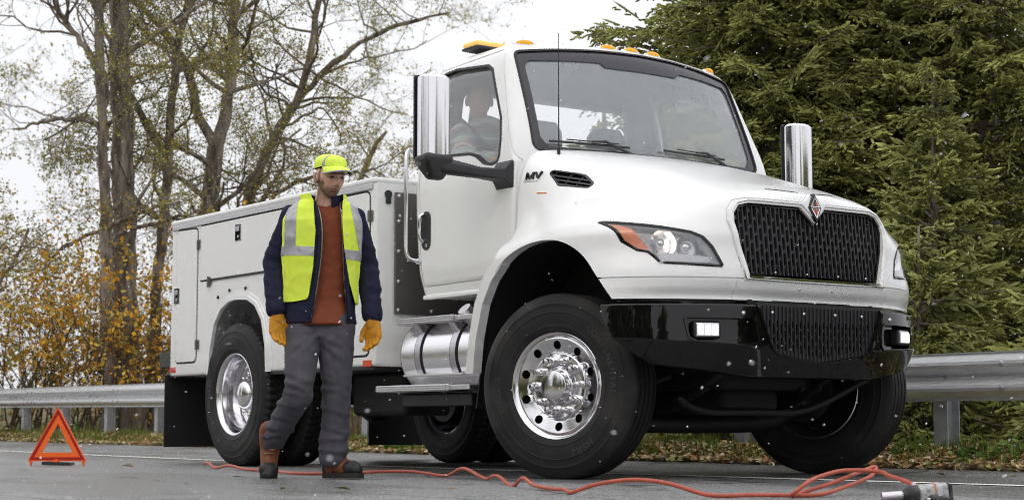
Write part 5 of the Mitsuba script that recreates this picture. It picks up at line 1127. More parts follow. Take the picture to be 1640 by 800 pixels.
def head_colors(v, hair, stubble):
    """skin, lips, brows, stubble and hair by place on the head"""
    X, Y, Z = v.T; c = np.tile([.68, .42, .315], (len(v), 1)); n = meshkit.fbm(v * 90, 2, 3); c = c * (.88 + .24 * n[:, None]); front = Y > 0
    def put(mask, col, k): c[:] = c * (1 - (mask * k)[:, None]) + np.array(col) * (mask * k)[:, None]
    e = lambda cx, cz, sx, sz: np.exp(-((X - cx) / sx) ** 2 - ((Z - cz) / sz) ** 2) * front
    put(e(0, -.03, .018, .014) + e(.045, -.02, .02, .02) + e(-.045, -.02, .02, .02), [.55, .24, .17], .45)
    if stubble:
        jaw = np.clip((-.045 - Z) / .02, 0, 1) * (Y > -.03) * np.clip((Z + .150) / .03, 0, 1) + np.clip((.0 - Z) / .03, 0, 1) * (np.abs(X) > .058) * (Y > -.025) * (Y < .05)
        put(np.clip(jaw, 0, 1), [.10, .062, .042], .80 * (.75 + .5 * n)); put(e(0, -.050, .027, .0065), [.085, .05, .034], .85); put(e(0, -.083, .014, .012), [.085, .05, .034], .5); put(e(-.03, .004, .018, .008) + e(.03, .004, .018, .008), [.34, .17, .12], .5)
    put(e(0, -.0655, .022, .006), [.36, .13, .11], .75)
    put(np.clip(e(-.032, .0225, .019, .0058) + e(.032, .0225, .019, .0058), 0, 1), hair, .95)
    top = ((Z > .045) & (Y < .075)) | ((Z > -.02) & (Y < -.03)); put((top & (Z > -.055) & (np.abs(X) < .0775)).astype(float), hair, 1.0 if stubble else .55)
    put(np.clip((Z + .050) / .02, 0, 1) * (np.abs(X) > .055) * np.exp(-((Y - .013) / .011) ** 2) * (Z < .06), hair, .8)
    return np.clip(c, 0, 1)
HEAD = head_mesh()
def hand(side, curl, spread=.12, r=.0115):
    """gloved hand: wrist at the origin, fingers towards -z, palm facing +y, thumb on the +x side when side = 1"""
    P = [hull(np.vstack([trimesh.creation.icosphere(2).vertices * .021 * [1, .75, 1] + p for p in ((-.026, 0, -.030), (.026, 0, -.030), (-.031, 0, -.092), (.031, 0, -.092), (0, 0, -.005), (0, .006, -.06))]))]
    for k, (x, L) in enumerate(((.032, .072), (.011, .082), (-.011, .076), (-.031, .060))):
        c = curl * (1 + .12 * k); a, p = .15 + c * .3, np.array([x, 0, -.095]); J = [(*p, r * 1.12)]
        for seg, da in ((.46, .55), (.32, .75), (.22, .5)):
            p = p + np.array([x * spread * 3 * seg * L / .08, math.sin(a), -math.cos(a)]) * L * seg; J.append((*p, r * (1.02 - .12 * (seg < .4)))); a += c * da
        P.append(chain(J))
    P.append(chain([(.030, .004, -.030, .017), (.048, .016, -.058, .0145), (.052, .026, -.084, .0125), (.050, .034, -.104, .011)]))
    t = tm(union(P)); t.vertices = t.vertices * [side, 1, 1]
    if side < 0: t.invert()
    return man(t)
def place(t, o, ex, ey, ez):
    t = tm(t).copy(); M = np.stack([ex, ey, ez], 0); t.vertices = t.vertices @ M + np.array(o)
    if np.linalg.det(M) < 0: t.invert()
    return t
def dirs(down, fwd):
    """axes of a hand or foot: z away from 'down', y towards 'fwd'"""
    ez = -np.array(down, float); ez /= np.linalg.norm(ez); ey = np.array(fwd, float); ey -= ez * (ey @ ez); ey /= np.linalg.norm(ey); return np.cross(ey, ez), ey, ez

# ---------- the worker walking along the truck; built with a to screen right, b towards the viewer, z up
WO = np.array([.9, 2.2, 0.0]); WE = np.array([-.57726, -.81656, 0]); WB_ = np.array([-.81656, .57726, 0])
def W(t):
    """from (a, b, z) to the place; a x b is down, so the mesh is turned inside out again"""
    t = tm(t).copy(); v = t.vertices; t.vertices = WO + v[:, :1] * WE + v[:, 1:2] * WB_ + v[:, 2:] * [0, 0, 1]; t.invert(); return t
def _cloth(c0, c1, f, r=.85, sheen=.3): return prin(mikit.proc(lambda p, n, uv: mix(c0, c1, fb(p.x * f, p.y * f, p.z * f, octaves=4))), r, sheen=sheen, specular=.25)
scene['hivis'] = bump({'type': 'principled', 'base_color': mikit.proc(lambda p, n, uv: mix((.66, .82, .060), (.78, .94, .12), fb(p.x * 18, p.y * 18, p.z * 18, octaves=4))), 'roughness': .75, 'specular': .2}, lambda p, n, uv: .006 * fb(p.x * 22, p.y * 22, p.z * 14, octaves=4), 3e-3)
scene['hivis_cap'] = prin((.74, .92, .12), .7, specular=.2)
scene['reflective_tape'] = prin(mikit.proc(lambda p, n, uv: mix((.30, .30, .33), (.50, .50, .53), fb(p.x * 40, p.y * 40, p.z * 40, octaves=4))), .4, metallic=.35)
scene['navy_canvas'] = bump({'type': 'principled', 'base_color': mikit.proc(lambda p, n, uv: mix((.008, .009, .026), (.022, .024, .055), fb(p.x * 40, p.y * 40, p.z * 40, octaves=4))), 'roughness': .85, 'specular': .25}, lambda p, n, uv: .0015 * fb(p.x * 120, p.y * 120, p.z * 120), 2e-3)
scene['rust_cotton'] = _cloth((.16, .042, .020), (.25, .068, .034), 30)
scene['grey_canvas'] = bump({'type': 'principled', 'base_color': mikit.proc(lambda p, n, uv: mix((.052, .050, .062), (.100, .096, .112), fb(p.x * 22, p.y * 22, p.z * 22, octaves=4))), 'roughness': .85, 'specular': .25}, lambda p, n, uv: .0012 * fb(p.x * 110, p.y * 110, p.z * 110), 2e-3)
scene['yellow_leather'] = _cloth((.42, .17, .012), (.66, .32, .035), 26, .7)
scene['brown_leather'] = _cloth((.11, .035, .016), (.24, .085, .040), 30, .6)
scene['boot_black'] = prin((.014, .013, .013), .55)
scene['boot_sole'] = prin((.022, .019, .017), .8)
scene['skin'] = vcol(.5, specular=.35)
scene['eye'] = prin((.03, .02, .015), .15)
scene['zip'] = prin((.30, .26, .18), .35, metallic=.8)
scene['hair_dark'] = prin((.03, .022, .018), .7)

PW = thing('person', label='walking person in yellow hi-vis vest and cap, navy jacket, grey trousers and tan gloves', category='person')
def wear(path, mesh, mat, smooth=True, **k): return add(PW + '__' + path, W(mesh), mat, smooth, **k)
# joints (a, b, z)
sL, eL, wL = np.array([-.055, .0, 1.478]), np.array([-.165, -.045, 1.225]), np.array([-.135, .055, .955])
sR, eR, wR = np.array([.285, -.02, 1.468]), np.array([.365, -.10, 1.215]), np.array([.400, -.01, .930])
hL, kL, aL = np.array([.020, .0, .880]), np.array([.012, .17, .510]), np.array([-.195, -.19, .165])
hR, kR, aR = np.array([.195, .0, .880]), np.array([.205, .02, .500]), np.array([.185, -.04, .115])
HC = np.array([.158, .045, 1.700]); yaw, tilt = math.radians(-35), math.radians(-9)
cy_, sy_ = math.cos(yaw), math.sin(yaw); ct, st_ = math.cos(tilt), math.sin(tilt)
HM = np.array([[cy_, -sy_, 0], [sy_, cy_, 0], [0, 0, 1]]) @ np.array([[1, 0, 0], [0, ct, -st_], [0, st_, ct]])     # columns: head's x, y, z in (a, b, z)
# head coordinates are x to the wearer's side such that (a, b, z) has b forward; (a,b,z) is left-handed in the place, W() turns it over
def toH(v): return v @ HM.T + HC
ht = tm(HEAD).copy(); hv = ht.vertices.copy(); ht.vertices = toH(hv)
neck = chain([(*(HC + [-.012, -.025, -.05]), .058), (*(HC + [-.030, -.040, -.135]), .060), (.115, -.02, 1.50, .075)])
torso = chain([(.115, -.02, 1.44, .10), (.110, -.02, 1.2, .10), (.108, -.01, .95, .10)], (1.1, .8, 1))
under = union([man(ht), neck, torso, chain([(.115, -.02, 1.45, .07), (*sL, .055), (*eL, .040), (*wL, .030)]), chain([(.115, -.02, 1.45, .07), (*sR, .055), (*eR, .040), (*wR, .030)]),
               chain([(.108, 0, .93, .09), (*hL, .075), (*kL, .05), (*aL, .035)]), chain([(.108, 0, .93, .09), (*hR, .075), (*kR, .05), (*aR, .035)])])
bt_ = tm(under); bt_.merge_vertices()
loc = (bt_.vertices - HC) @ HM; cols = head_colors(loc, [.035, .025, .02], True); cols[loc[:, 2] < -.15] = [.62, .37, .275]
key = add(PW + '__body', W(bt_), 'skin', True, color=cols)
for s in (1, -1):
    e = ico((0, 0, 0), 1, (.0115, .006, .0036), 2); e.vertices = toH(e.vertices + [s * .031, .0845, .0035]); wear('eye', e, 'eye')
# shirt
def bodyslices(grow, zs, open_neck=False):
    """torso as stacked ellipses (a, b)"""
    Z = [.86, .95, 1.05, 1.20, 1.35, 1.45, 1.52, 1.57]; cx = np.interp(zs, Z, [.105, .105, .106, .110, .114, .116, .116, .115]); rx = np.interp(zs, Z, [.178, .174, .172, .180, .196, .200, .165, .09]) + grow
    ry = np.interp(zs, Z, [.122, .118, .116, .122, .132, .128, .105, .07]) + grow; cb = np.interp(zs, Z, [0, 0, 0, 0, -.005, -.012, -.018, -.02]); g = np.arange(72) * 2 * PI / 72
    p = 2.4; c, s = np.cos(g), np.sin(g); k = (np.abs(c) ** p + np.abs(s) ** p) ** (-1 / p)
    return np.stack([cx[:, None] + rx[:, None] * k * c, cb[:, None] + ry[:, None] * k * s, np.repeat(zs[:, None], 72, 1)], -1)
_z = np.linspace(.862, 1.560, 70); shirt = grid_mesh(np.concatenate([bodyslices(float(-.022 + .026 * np.clip((1.0 - q) / .12, 0, 1)), np.array([q])) for q in _z])); shirt = creases(shirt, .009, (7, 7, 9), 61)
wear('shirt', shirt, 'rust_cotton')
cr = rev([(.066 + .008 * math.cos(a), .010 * math.sin(a)) for a in np.linspace(0, 2 * PI, 9)[:-1]], 40, 'z', (.118, -.012, 1.548), closed=True); v = cr.vertices; v[:, 2] += -.28 * (v[:, 1] + .012) ; wear('shirt__collar', cr, 'rust_cotton')
# jacket: body and sleeves in one, cut open down the front
jz = np.linspace(.872, 1.575, 74); jb = man(grid_mesh(bodyslices(.020, jz)))
sleeve = lambda S, E, Wr: chain([(*S, .068), (*(S * .6 + E * .4), .064), (*E, .058), (*(E * .5 + Wr * .5), .056), (*(Wr + (Wr - E) * .02), .052)])
jk = union([jb, sleeve(sL, eL, wL), sleeve(sR, eR, wR)])
jt = soften(jk, .014, 10)
def jw(v): return np.where((np.abs(v[:, 0] - .11) > .19), 1.5, .8)
jt = creases(jt, .0075, (7, 7, 9), 62, jw)
jt = folds(jt, [((-.20,1.27),(-.09,1.22),.006),((-.21,1.20),(-.08,1.18),.006),((-.20,1.34),(-.08,1.30),.006),((-.19,1.11),(-.09,1.07),.006),((-.18,1.03),(-.09,1.03),.006),((.31,1.27),(.43,1.22),.006),((.32,1.19),(.44,1.17),.006),((.30,1.36),(.40,1.30),.006),((.35,1.10),(.46,1.06),.006),((.35,1.01),(.45,1.01),.006),((-.05,.96),(.06,.93),.005)]); jm = man(jt)
OPEN = rounded([(.062,.80),(.085,.95),(.112,1.148),(.128,1.361),(.108,1.50),(.060,1.60),(.062,1.75),(.215,1.75),(.217,1.60),(.232,1.486),(.244,1.30),(.250,1.10),(.262,.95),(.272,.80)], .01)
wedge = man(extr(OPEN, 'y', .0, .5)); inner_j = man(grid_mesh(bodyslices(-.008, np.linspace(.80, 1.60, 40))))
jm = jm - wedge - inner_j
wear('jacket', jm, 'navy_canvas', 40)
rim_ = lambda pts, r: tube(smooth_path(pts, 6), r, 8)
def front_b(a, z, grow): 
    R = bodyslices(grow, np.array([z]))[0]; f = R[R[:, 1] > -.01]; o = np.argsort(f[:, 0]); return float(np.interp(a, f[o, 0], f[o, 1]))
for pts in ([(.070,.89),(.090,1.0),(.113,1.15),(.127,1.30),(.124,1.42),(.100,1.52)], [(.268,.89),(.262,.98),(.250,1.12),(.244,1.30),(.234,1.46),(.218,1.55)]):
    P = [(a, front_b(a, z, .016) + .003, z) for a, z in pts]; wear('jacket__zip', rim_(P, .0045), 'zip'); wear('jacket__placket', rim_([np.array(p) + [(-.014 if pts[0][0] < .2 else .014), .002, 0] for p in P], .011), 'navy_canvas')
# stand-up collar: two leaves round the neck
g = np.linspace(math.radians(125), math.radians(418), 40); rings = []
for a in g:
    ca, sa = math.cos(a), math.sin(a); c0 = np.array([.116 + .092 * ca, -.020 + .082 * sa, 1.525 - .028 * max(0, sa)]); c1 = np.array([.120 + .098 * ca * 1.02, -.022 + .092 * sa, 1.612 - .030 * max(0, sa)])
    o = np.array([ca, sa, 0]) * .011; rings.append([c0, c1, c1 + o, c0 + o * 1.6])
wear('jacket__collar', creases(trimesh.Trimesh(*(lambda t: (t.vertices, t.faces))(grid_mesh(np.array(rings)))), .002, (30, 30, 30), 5), 'navy_canvas', 40)
for a, z in ((.085, 1.365), (.232, 1.50), (.255, 1.33)): wear('jacket__snap', ico((a, front_b(a, z, .022) + .004, z), .007, (1, .5, 1), 1), 'steel')
for E, Wr in ((eL, wL), (eR, wR)):
    d = (Wr - E) / np.linalg.norm(Wr - E); wear('jacket__cuff', chain([(*(Wr - d * .010), .0600), (*(Wr + d * .006), .0595)]) - chain([(*(Wr - d * .06), .052), (*(Wr + d * .2), .052)]), 'navy_canvas', 40)
# hi-vis vest over the jacket: shaped panels of a shell, with armholes left open
vshell = creases(soften(man(grid_mesh(bodyslices(.036, np.linspace(.985, 1.60, 64)))), .014, 2), .010, (6, 6, 6), 63)
vin = man(grid_mesh(bodyslices(.024, np.linspace(.90, 1.62, 60))))
VP1 = rounded([(-.30,1.60),(-.062,1.650),(.030,1.640),(.072,1.56),(.092,1.38),(.080,1.18),(.056,1.02),(.045,1.000),(-.03,.988),(-.30,.99)], .012)
VP2 = rounded([(.232,1.64),(.32,1.60),(.50,1.56),(.50,.962),(.335,.962),(.312,.975),(.282,1.09),(.252,1.29),(.240,1.45)], .012)
holes_ = union([chain([(*(sL + [-.10, 0, .02]), .095), (*(sL + [-.10, .0, -.16]), .085)]), chain([(*(sR + [.10, 0, .02]), .095), (*(sR + [.10, .0, -.16]), .085)])])
backcut = man(extr(sbox(-.4, .9, .6, 1.75), 'y', -.5, -.02))
vb = man(vshell) - vin - holes_
vest = (vb ^ man(extr(VP1.union(VP2), 'y', -.02, .5))) + (vb ^ backcut)
wear('vest', vest, 'hivis', 40)
t2 = man(creases(soften(man(grid_mesh(bodyslices(.0385, np.linspace(.985, 1.60, 64)))), .014, 2), .010, (6, 6, 6), 63)) - vin - holes_
T1 = poly([(-.085,1.64),(-.016,1.66),(-.022,1.30),(-.090,1.30)]); T2 = poly([(-.30,1.303),(-.08,1.303),(.098,1.292),(.094,1.240),(-.08,1.248),(-.30,1.248)]); T3 = rounded([(.252,1.64),(.298,1.64),(.350,1.42),(.372,1.27),(.332,1.27),(.312,1.40)], .004); T4 = poly([(.240,1.280),(.5,1.268),(.5,1.214),(.240,1.226)])
for P, k in ((T1.difference(T2), VP1), (T2, VP1), (T3.difference(T4), VP2), (T4, VP2)): wear('vest__reflective_tape', t2 ^ man(extr(P.intersection(k), 'y', .0, .5)), 'reflective_tape', 40)
wear('vest__reflective_tape', t2 ^ man(extr(sbox(-.4, 1.245, .6, 1.30), 'y', -.5, -.02)), 'reflective_tape', 40)
# trousers
pel = chain([(.108, .0, .875, .145), (.108, -.01, .82, .150)], (1.15, .80, .75))
legL = chain([(*(hL + [0, 0, -.01]), .108), (*(hL * .5 + kL * .5 + [0, .012, 0]), .094), (*(kL + [0, .005, .02]), .078), (*(kL + [0, .0, -.04]), .075), (*(kL * .45 + aL * .55 + [.0, -.01, 0]), .071), (*(aL + [.018, .01, .045]), .065)])
legR = chain([(*(hR + [0, 0, -.01]), .108), (*(hR * .5 + kR * .5 + [0, .010, 0]), .096), (*(kR + [0, .005, .02]), .080), (*(kR + [0, 0, -.05]), .077), (*(kR * .45 + aR * .55), .077), (*(aR + [.0, .02, .01]), .077)])
tr = soften(union([pel, legL, legR]), .013, 8)
def tw(v): return .7 + .9 * np.exp(-((v[:, 2] - .47) / .10) ** 2) + 1.1 * np.exp(-((v[:, 2] - .20) / .10) ** 2) + .5 * np.exp(-((v[:, 2] - .80) / .07) ** 2)
FOLDS = [((.105,.80),(.00,.74),.010),((.105,.79),(-.02,.66),.009),((.12,.80),(.24,.74),.010),((.115,.78),(.24,.67),.009),((-.08,.60),(.06,.545),.011),((-.09,.55),(.05,.50),.012),((-.11,.49),(.02,.47),.010),((-.14,.43),(.00,.40),.012),((-.18,.36),(-.04,.33),.013),
         ((-.20,.29),(-.06,.27),.014),((-.22,.235),(-.10,.25),.014),((.13,.56),(.28,.52),.010),((.14,.50),(.27,.50),.009),((.13,.40),(.27,.36),.011),((.13,.30),(.28,.25),.013),((.12,.22),(.27,.23),.014),((.12,.165),(.28,.15),.014),((.20,.70),(.27,.45),.008),((.03,.72),(.02,.55),.008)]
tr = folds(creases(tr, .0065, (7, 7, 9), 64, tw), FOLDS); tr = man(tr) - chain([(*(aL + [.02, .01, .0]), .055), (*(aL + [-.03, -.05, -.2]), .07)]) - man(trimesh.creation.box((.5, .6, .2), Tr(.19, 0, -.028)))
wear('trousers', tr, 'grey_canvas', 50)
wear('trousers__belt', creases(grid_mesh(bodyslices(-.012, np.linspace(.885, .925, 5))), .001, (8, 8, 8), 2), 'grey_canvas')
# gloves
for W_, E_, side, curl, fwd, off in ((wL, eL, 1, .42, (.55, .8, 0), (.008, .0, -.035)), (wR, eR, -1, .55, (-.45, .75, 0), (.0, .01, -.035))):
    d = (W_ - E_); d = d / np.linalg.norm(d) * [.7, .55, 1]; ex, ey, ez = dirs(d, fwd)
    hnd = soften(hand(side, curl), .004, 4); h2 = place(hnd, W_ + np.array(off), ex * 1.12, ey * 1.12, ez * 1.12)
    wear('glove', h2, 'yellow_leather')
    cf = chain([(*(W_ + np.array(off) + [0, 0, .045]), .040), (*(W_ + np.array(off) - ez * .03), .036)]); wear('glove__cuff', creases(soften(cf, .01, 2), .003, (30, 30, 30), 3), 'yellow_leather')
# boots
def boot(o, ex, ey, ez):
    """ankle at the origin, toe towards +y, sole at z = -.105"""
    up = union([chain([(0, -.045, .105, .060), (0, -.035, .06, .062), (0, -.025, -.03, .058), (0, -.035, -.065, .046)]), chain([(0, -.02, -.02, .058), (0, .06, -.055, .050), (0, .12, -.068, .042)])]); up = up - man(trimesh.creation.box((.4, .8, .2), Tr(0, 0, -.195)))
    toe = chain([(-.012, .125, -.060, .048), (.012, .125, -.060, .048), (.0, .165, -.070, .040)], (1, 1, .9)) - man(trimesh.creation.box((.4, .8, .2), Tr(0, 0, -.200)))
    sp = poly([(-.034,-.085),(.034,-.085),(.040,-.03),(.036,.03),(.048,.11),(.044,.165),(.024,.200),(-.024,.200),(-.044,.165),(-.048,.11),(-.036,.03),(-.040,-.03)]).buffer(.005)
    sole = [extr(sp, 'z', -.114, -.088)] + [extr(sp.intersection(sbox(-.1, y, .1, y + .026)), 'z', -.119, -.113) for y in np.arange(-.09, .2, .036)]
    heel = chain([(-.008, -.075, -.065, .034), (.008, -.075, -.065, .034)])
    rows = [('boot', creases(soften(up, .008, 6), .003, (40, 40, 40), 8), 'brown_leather'), ('boot__toe_cap', soften(toe, .008, 4), 'boot_black'), ('boot__sole', trimesh.util.concatenate(sole), 'boot_sole'), ('boot__heel_counter', heel, 'boot_black')]
    for k in range(4):
        y, z = .028 + .022 * k - .030 * (k == 0), .028 - .024 * k; rows.append(('boot__lace', tube([(-.030, y, z), (0, y + .012, z + .010), (.030, y, z)], .0035, 6), 'zip'))
    ex, ey, ez = np.array(ex) * .95, np.array(ey) * .88, np.array(ez) * .97
    base = None
    for nm, t, m in rows:
        nm2 = nm if base is None else nm.replace('boot', base, 1); k = wear(nm2, place(t, o, ex, ey, ez), m, True if 'sole' not in nm else 25)
        if base is None: base = k.split('__', 1)[1]
ex, ey, ez = dirs((-.05, -.62, -.78), (.05, .78, -.62)); boot(aL + np.array([.0, .01, .0]), ex, ey, ez)
ex, ey, ez = dirs((0, .02, -1), (.80, .58, 0)); boot(aR + np.array([.02, .0, .005]), ex, ey, ez)
# cap
def capform(sx, sy, sz, cz): t = trimesh.creation.icosphere(4); v = t.vertices; v = v / ((np.abs(v) ** 2.5).sum(1) ** (1 / 2.5))[:, None]; v = v * [sx, sy, sz]; v[:, 1] += .010 * np.clip(v[:, 2] / sz, 0, 1) * (v[:, 1] > 0); t.vertices = v + [0, -.006, cz]; return t
cp = capform(.0825, .102, .070, .060)
tip_ = np.eye(4); tip_[1:3, 1:3] = [[.985, -.17], [.17, .985]]; cutb = trimesh.creation.box((.4, .5, .2), Tr(0, 0, .052) @ tip_ @ Tr(0, 0, -.1))
crown = man(cp) - man(cutb) - man(capform(.0785, .098, .066, .058))
def onhead(t): t = tm(t).copy(); t.vertices = toH(t.vertices); return t
wear('cap', onhead(crown), 'hivis_cap', 40)
a_ = np.linspace(-1.12, 1.12, 25); rg = []
for a in a_:
    p0 = np.array([.085 * math.sin(a), -.006 + .104 * math.cos(a), .050 + .018 * math.cos(a)]); L = .090 * (math.cos(a * 1.30) * .72 + .28); p1 = p0 + np.array([math.sin(a) * .30, 1.0, 0]) * L + [0, 0, -.022 - .020 * math.sin(a) ** 2]; pm = (p0 + p1) / 2 + [0, 0, .006]
    rg.append([p0, pm, p1, p1 - [0, 0, .004], pm - [0, 0, .004], p0 - [0, 0, .004]])
brim = grid_mesh(np.array(rg)); wear('cap__brim', onhead(brim), 'hivis_cap', 40)
rim2 = tube([np.array(r[2]) + [0, 0, -.002] for r in rg], .0052, 8); wear('cap__brim_edge', onhead(rim2), 'reflective_tape')
band_ = man(capform(.0838, .1033, .0713, .060)) - man(capform(.081, .1005, .0685, .060))
for s in (1, -1):
    pz = poly([(.040, .050), (.060, .050), (.047, .140), (.043, .140)]); q = extr(pz, 'x', 0.02, .2) if s > 0 else extr(pz, 'x', -.2, -.02)
    wear('cap__stripe', onhead(band_ ^ man(q)), 'reflective_tape', 40)
wear('cap__button', onhead(ico((0, -.004, .1305), .006, (1, 1, .5), 1)), 'hivis_cap')
wear('cap__under', onhead(man(grid_mesh(np.array([[r[3] - [0, 0, .001], r[4] - [0, 0, .001], r[5] - [0, 0, .001], r[5] - [0, 0, .003], r[4] - [0, 0, .003], r[3] - [0, 0, .003]] for r in rg])))), 'boot_black', 40)

# ---------- the person sitting in the cab
def _plaid(p, n, uv):
    a, b = p.z * 8.0 + p.x * 3.0, p.y * 6.0 - p.x * 7.0; fa, fb2 = a - dr.floor(a), b - dr.floor(b)
    s1, s2 = dr.select(fa < .42, 1.0, 0.0), dr.select(fb2 < .42, 1.0, 0.0); t1, t2 = dr.select(dr.abs(fa - .7) < .06, 1.0, 0.0), dr.select(dr.abs(fb2 - .7) < .06, 1.0, 0.0)
    c = mi.Color3f(.42, .50, .46); c = mix(c, (.30, .045, .045), .62 * s1 + 0 * p.x); c = mix(c, (.07, .11, .15), .62 * s2); return mix(c, (.75, .75, .70), dr.minimum(t1 + t2, 1) * .6) * .75
scene['plaid_flannel'] = prin(mikit.proc(_plaid), .9)
PS = thing('person', label='seated person in a plaid shirt seen through the side window of the cab', category='person')
H2 = np.array([1.435, .62, 2.40]); y2 = math.radians(90 - 28)      # head's +y towards -x, turned to the viewer
R2 = np.array([[math.cos(y2), -math.sin(y2), 0], [math.sin(y2), math.cos(y2), 0], [0, 0, 1]])
h2 = tm(HEAD).copy(); hl_ = h2.vertices.copy(); h2.vertices = hl_ @ R2.T + H2
nk = chain([(H2[0] + .015, H2[1], H2[2] - .06, .056), (H2[0] + .02, H2[1], H2[2] - .19, .07)])
bd = union([man(h2), nk, chain([(1.37, .60, 2.10, .13), (1.33, .60, 1.75, .14), (1.25, .60, 1.62, .13)], (.8, 1.2, 1)), chain([(1.36, .80, 2.11, .06), (1.22, .86, 1.90, .045), (.98, .80, 1.92, .04)]), chain([(1.36, .40, 2.11, .06), (1.2, .36, 1.88, .045), (.98, .42, 1.85, .04)]),
            chain([(1.22, .70, 1.62, .085), (.85, .74, 1.62, .07), (.78, .74, 1.25, .05)]), chain([(1.22, .50, 1.62, .085), (.85, .48, 1.62, .07), (.78, .48, 1.25, .05)])])
b2 = tm(bd); b2.merge_vertices(); lc = (b2.vertices - H2) @ R2; c2 = head_colors(lc, [.05, .035, .025], False); c2[lc[:, 2] < -.15] = [.62, .37, .275]
add(PS + '__body', b2, 'skin', True, color=c2)
hr_ = man(ico((0, 0, 0), 1, (.0800, .103, .086), 4)).translate([0, -.010, .042]) - man(trimesh.creation.box((.3, .2, .3), Tr(0, .150, .0))) - man(trimesh.creation.box((.3, .4, .2), Tr(0, 0, -.075)))
hq = tm(hr_); hq.vertices = hq.vertices @ R2.T + H2; add(PS + '__hair', jitter(man_sub(hq), .003, 60, 4), 'hair_dark', True)
fl = union([chain([(1.37, .60, 2.13, .155), (1.35, .60, 1.9, .165), (1.30, .60, 1.68, .16)], (.85, 1.22, 1)), chain([(1.36, .80, 2.12, .095), (1.22, .87, 1.92, .085), (1.0, .82, 1.925, .065)]), chain([(1.36, .40, 2.12, .095), (1.2, .36, 1.88, .08), (.98, .42, 1.85, .062)])])
add(PS + '__shirt', creases(soften(fl, .02, 8), .008, (10, 10, 14), 71), 'plaid_flannel', True)
add(PS + '__shirt__collar', creases(soften(chain([(1.40, .61, 2.215, .095), (1.42, .61, 2.25, .085)]) - chain([(1.39, .61, 2.2, .06), (1.41, .61, 2.4, .075)]), .012, 4), .003, (20, 20, 20), 3), 'grey_fabric', True)
bl = [(1.36, .82, 2.24), (1.245, .76, 2.12), (1.16, .66, 1.97), (1.13, .52, 1.80)]
add(PS + '__seat_belt', tube(smooth_path(bl, 6), .018, 6), 'black_plastic', True)
add(PS + '__trousers', soften(union([chain([(1.28, .60, 1.64, .14), (1.22, .70, 1.64, .105), (.85, .74, 1.64, .085), (.78, .74, 1.25, .07)]), chain([(1.28, .60, 1.64, .14), (1.22, .50, 1.64, .105), (.85, .48, 1.64, .085), (.78, .48, 1.25, .07)])]), .03, 6), 'grey_canvas', True)
gl = soften(hand(1, 1.1), .005, 3); add(PS + '__glove', place(gl, (.97, .82, 1.93), *dirs((-1, 0, -.15), (0, .1, -1))), 'yellow_leather', True)
gl = soften(hand(-1, 1.1), .005, 3); add(PS + '__glove', place(gl, (.96, .42, 1.85), *dirs((-1, .1, -.2), (0, -.1, -1))), 'yellow_leather', True)
# ================================================================== things on the road
# warning triangle
TD = 12.8465; WT = thing('warning_triangle', label='orange and red folding warning triangle standing on the asphalt behind the truck', category='warning triangle')
tO = np.array([4.642, 2.193, 0.0]); tE = np.array([-.577, -.817, 0]); tN = np.array([-.817, .577, 0])
def tri_place(p2, d0, d1):
    t = extr(p2, 'y', d0, d1); v = t.vertices.copy(); t.vertices = tO + v[:, :1] * tE + v[:, 1:2] * tN + v[:, 2:] * [0, 0, 1]; t.invert(); return t
scene['triangle_orange'] = prin((.92, .14, .012), .45)
scene['triangle_red'] = bump({'type': 'principled', 'base_color': rgb(.40, .010, .007), 'roughness': .5, 'specular': .3}, lambda p, n, uv: .0008 * (dr.abs(dr.sin(p.z * 500)) + dr.abs(dr.sin((p.y - p.x) * 350))), 6e-4)
def equi(top, half, base): return poly([(0, top), (-half, base), (half, base)])
o3, m3_, i3 = equi(.418, .208, .038), equi(.376, .172, .062), equi(.308, .112, .096)
out_ = o3.buffer(.001); add(WT + '__reflector', tri_place(out_.difference(m3_), -.006, .008), 'triangle_red', 20)
add(WT + '__rim', tri_place(out_.buffer(.004, join_style=2).difference(out_.buffer(-.002)), -.008, .011), 'triangle_orange', 20)
add(WT + '__panel', tri_place(m3_.difference(i3), -.004, .0045), 'triangle_orange', 20)
for s in (-1, 1): add(WT + '__leg', tri_place(poly([(s * .193 - .014, .042), (s * .193 + .014, .042), (s * .193 + .010, .028), (s * .193 + .004, .0), (s * .193 - .004, .0), (s * .193 - .010, .028)]), -.008, .008), 'triangle_orange', 20)
add(WT + '__base', tri_place(rounded([(-.100, .030), (.105, .022), (.105, .004), (-.100, .008)], .006), -.10, .055), 'black_plastic', 20)
add(WT + '__hinge', tri_place(poly([(-.022, .046), (.012, .046), (.010, .022), (-.020, .022)]), -.012, .015), 'triangle_orange', 20)
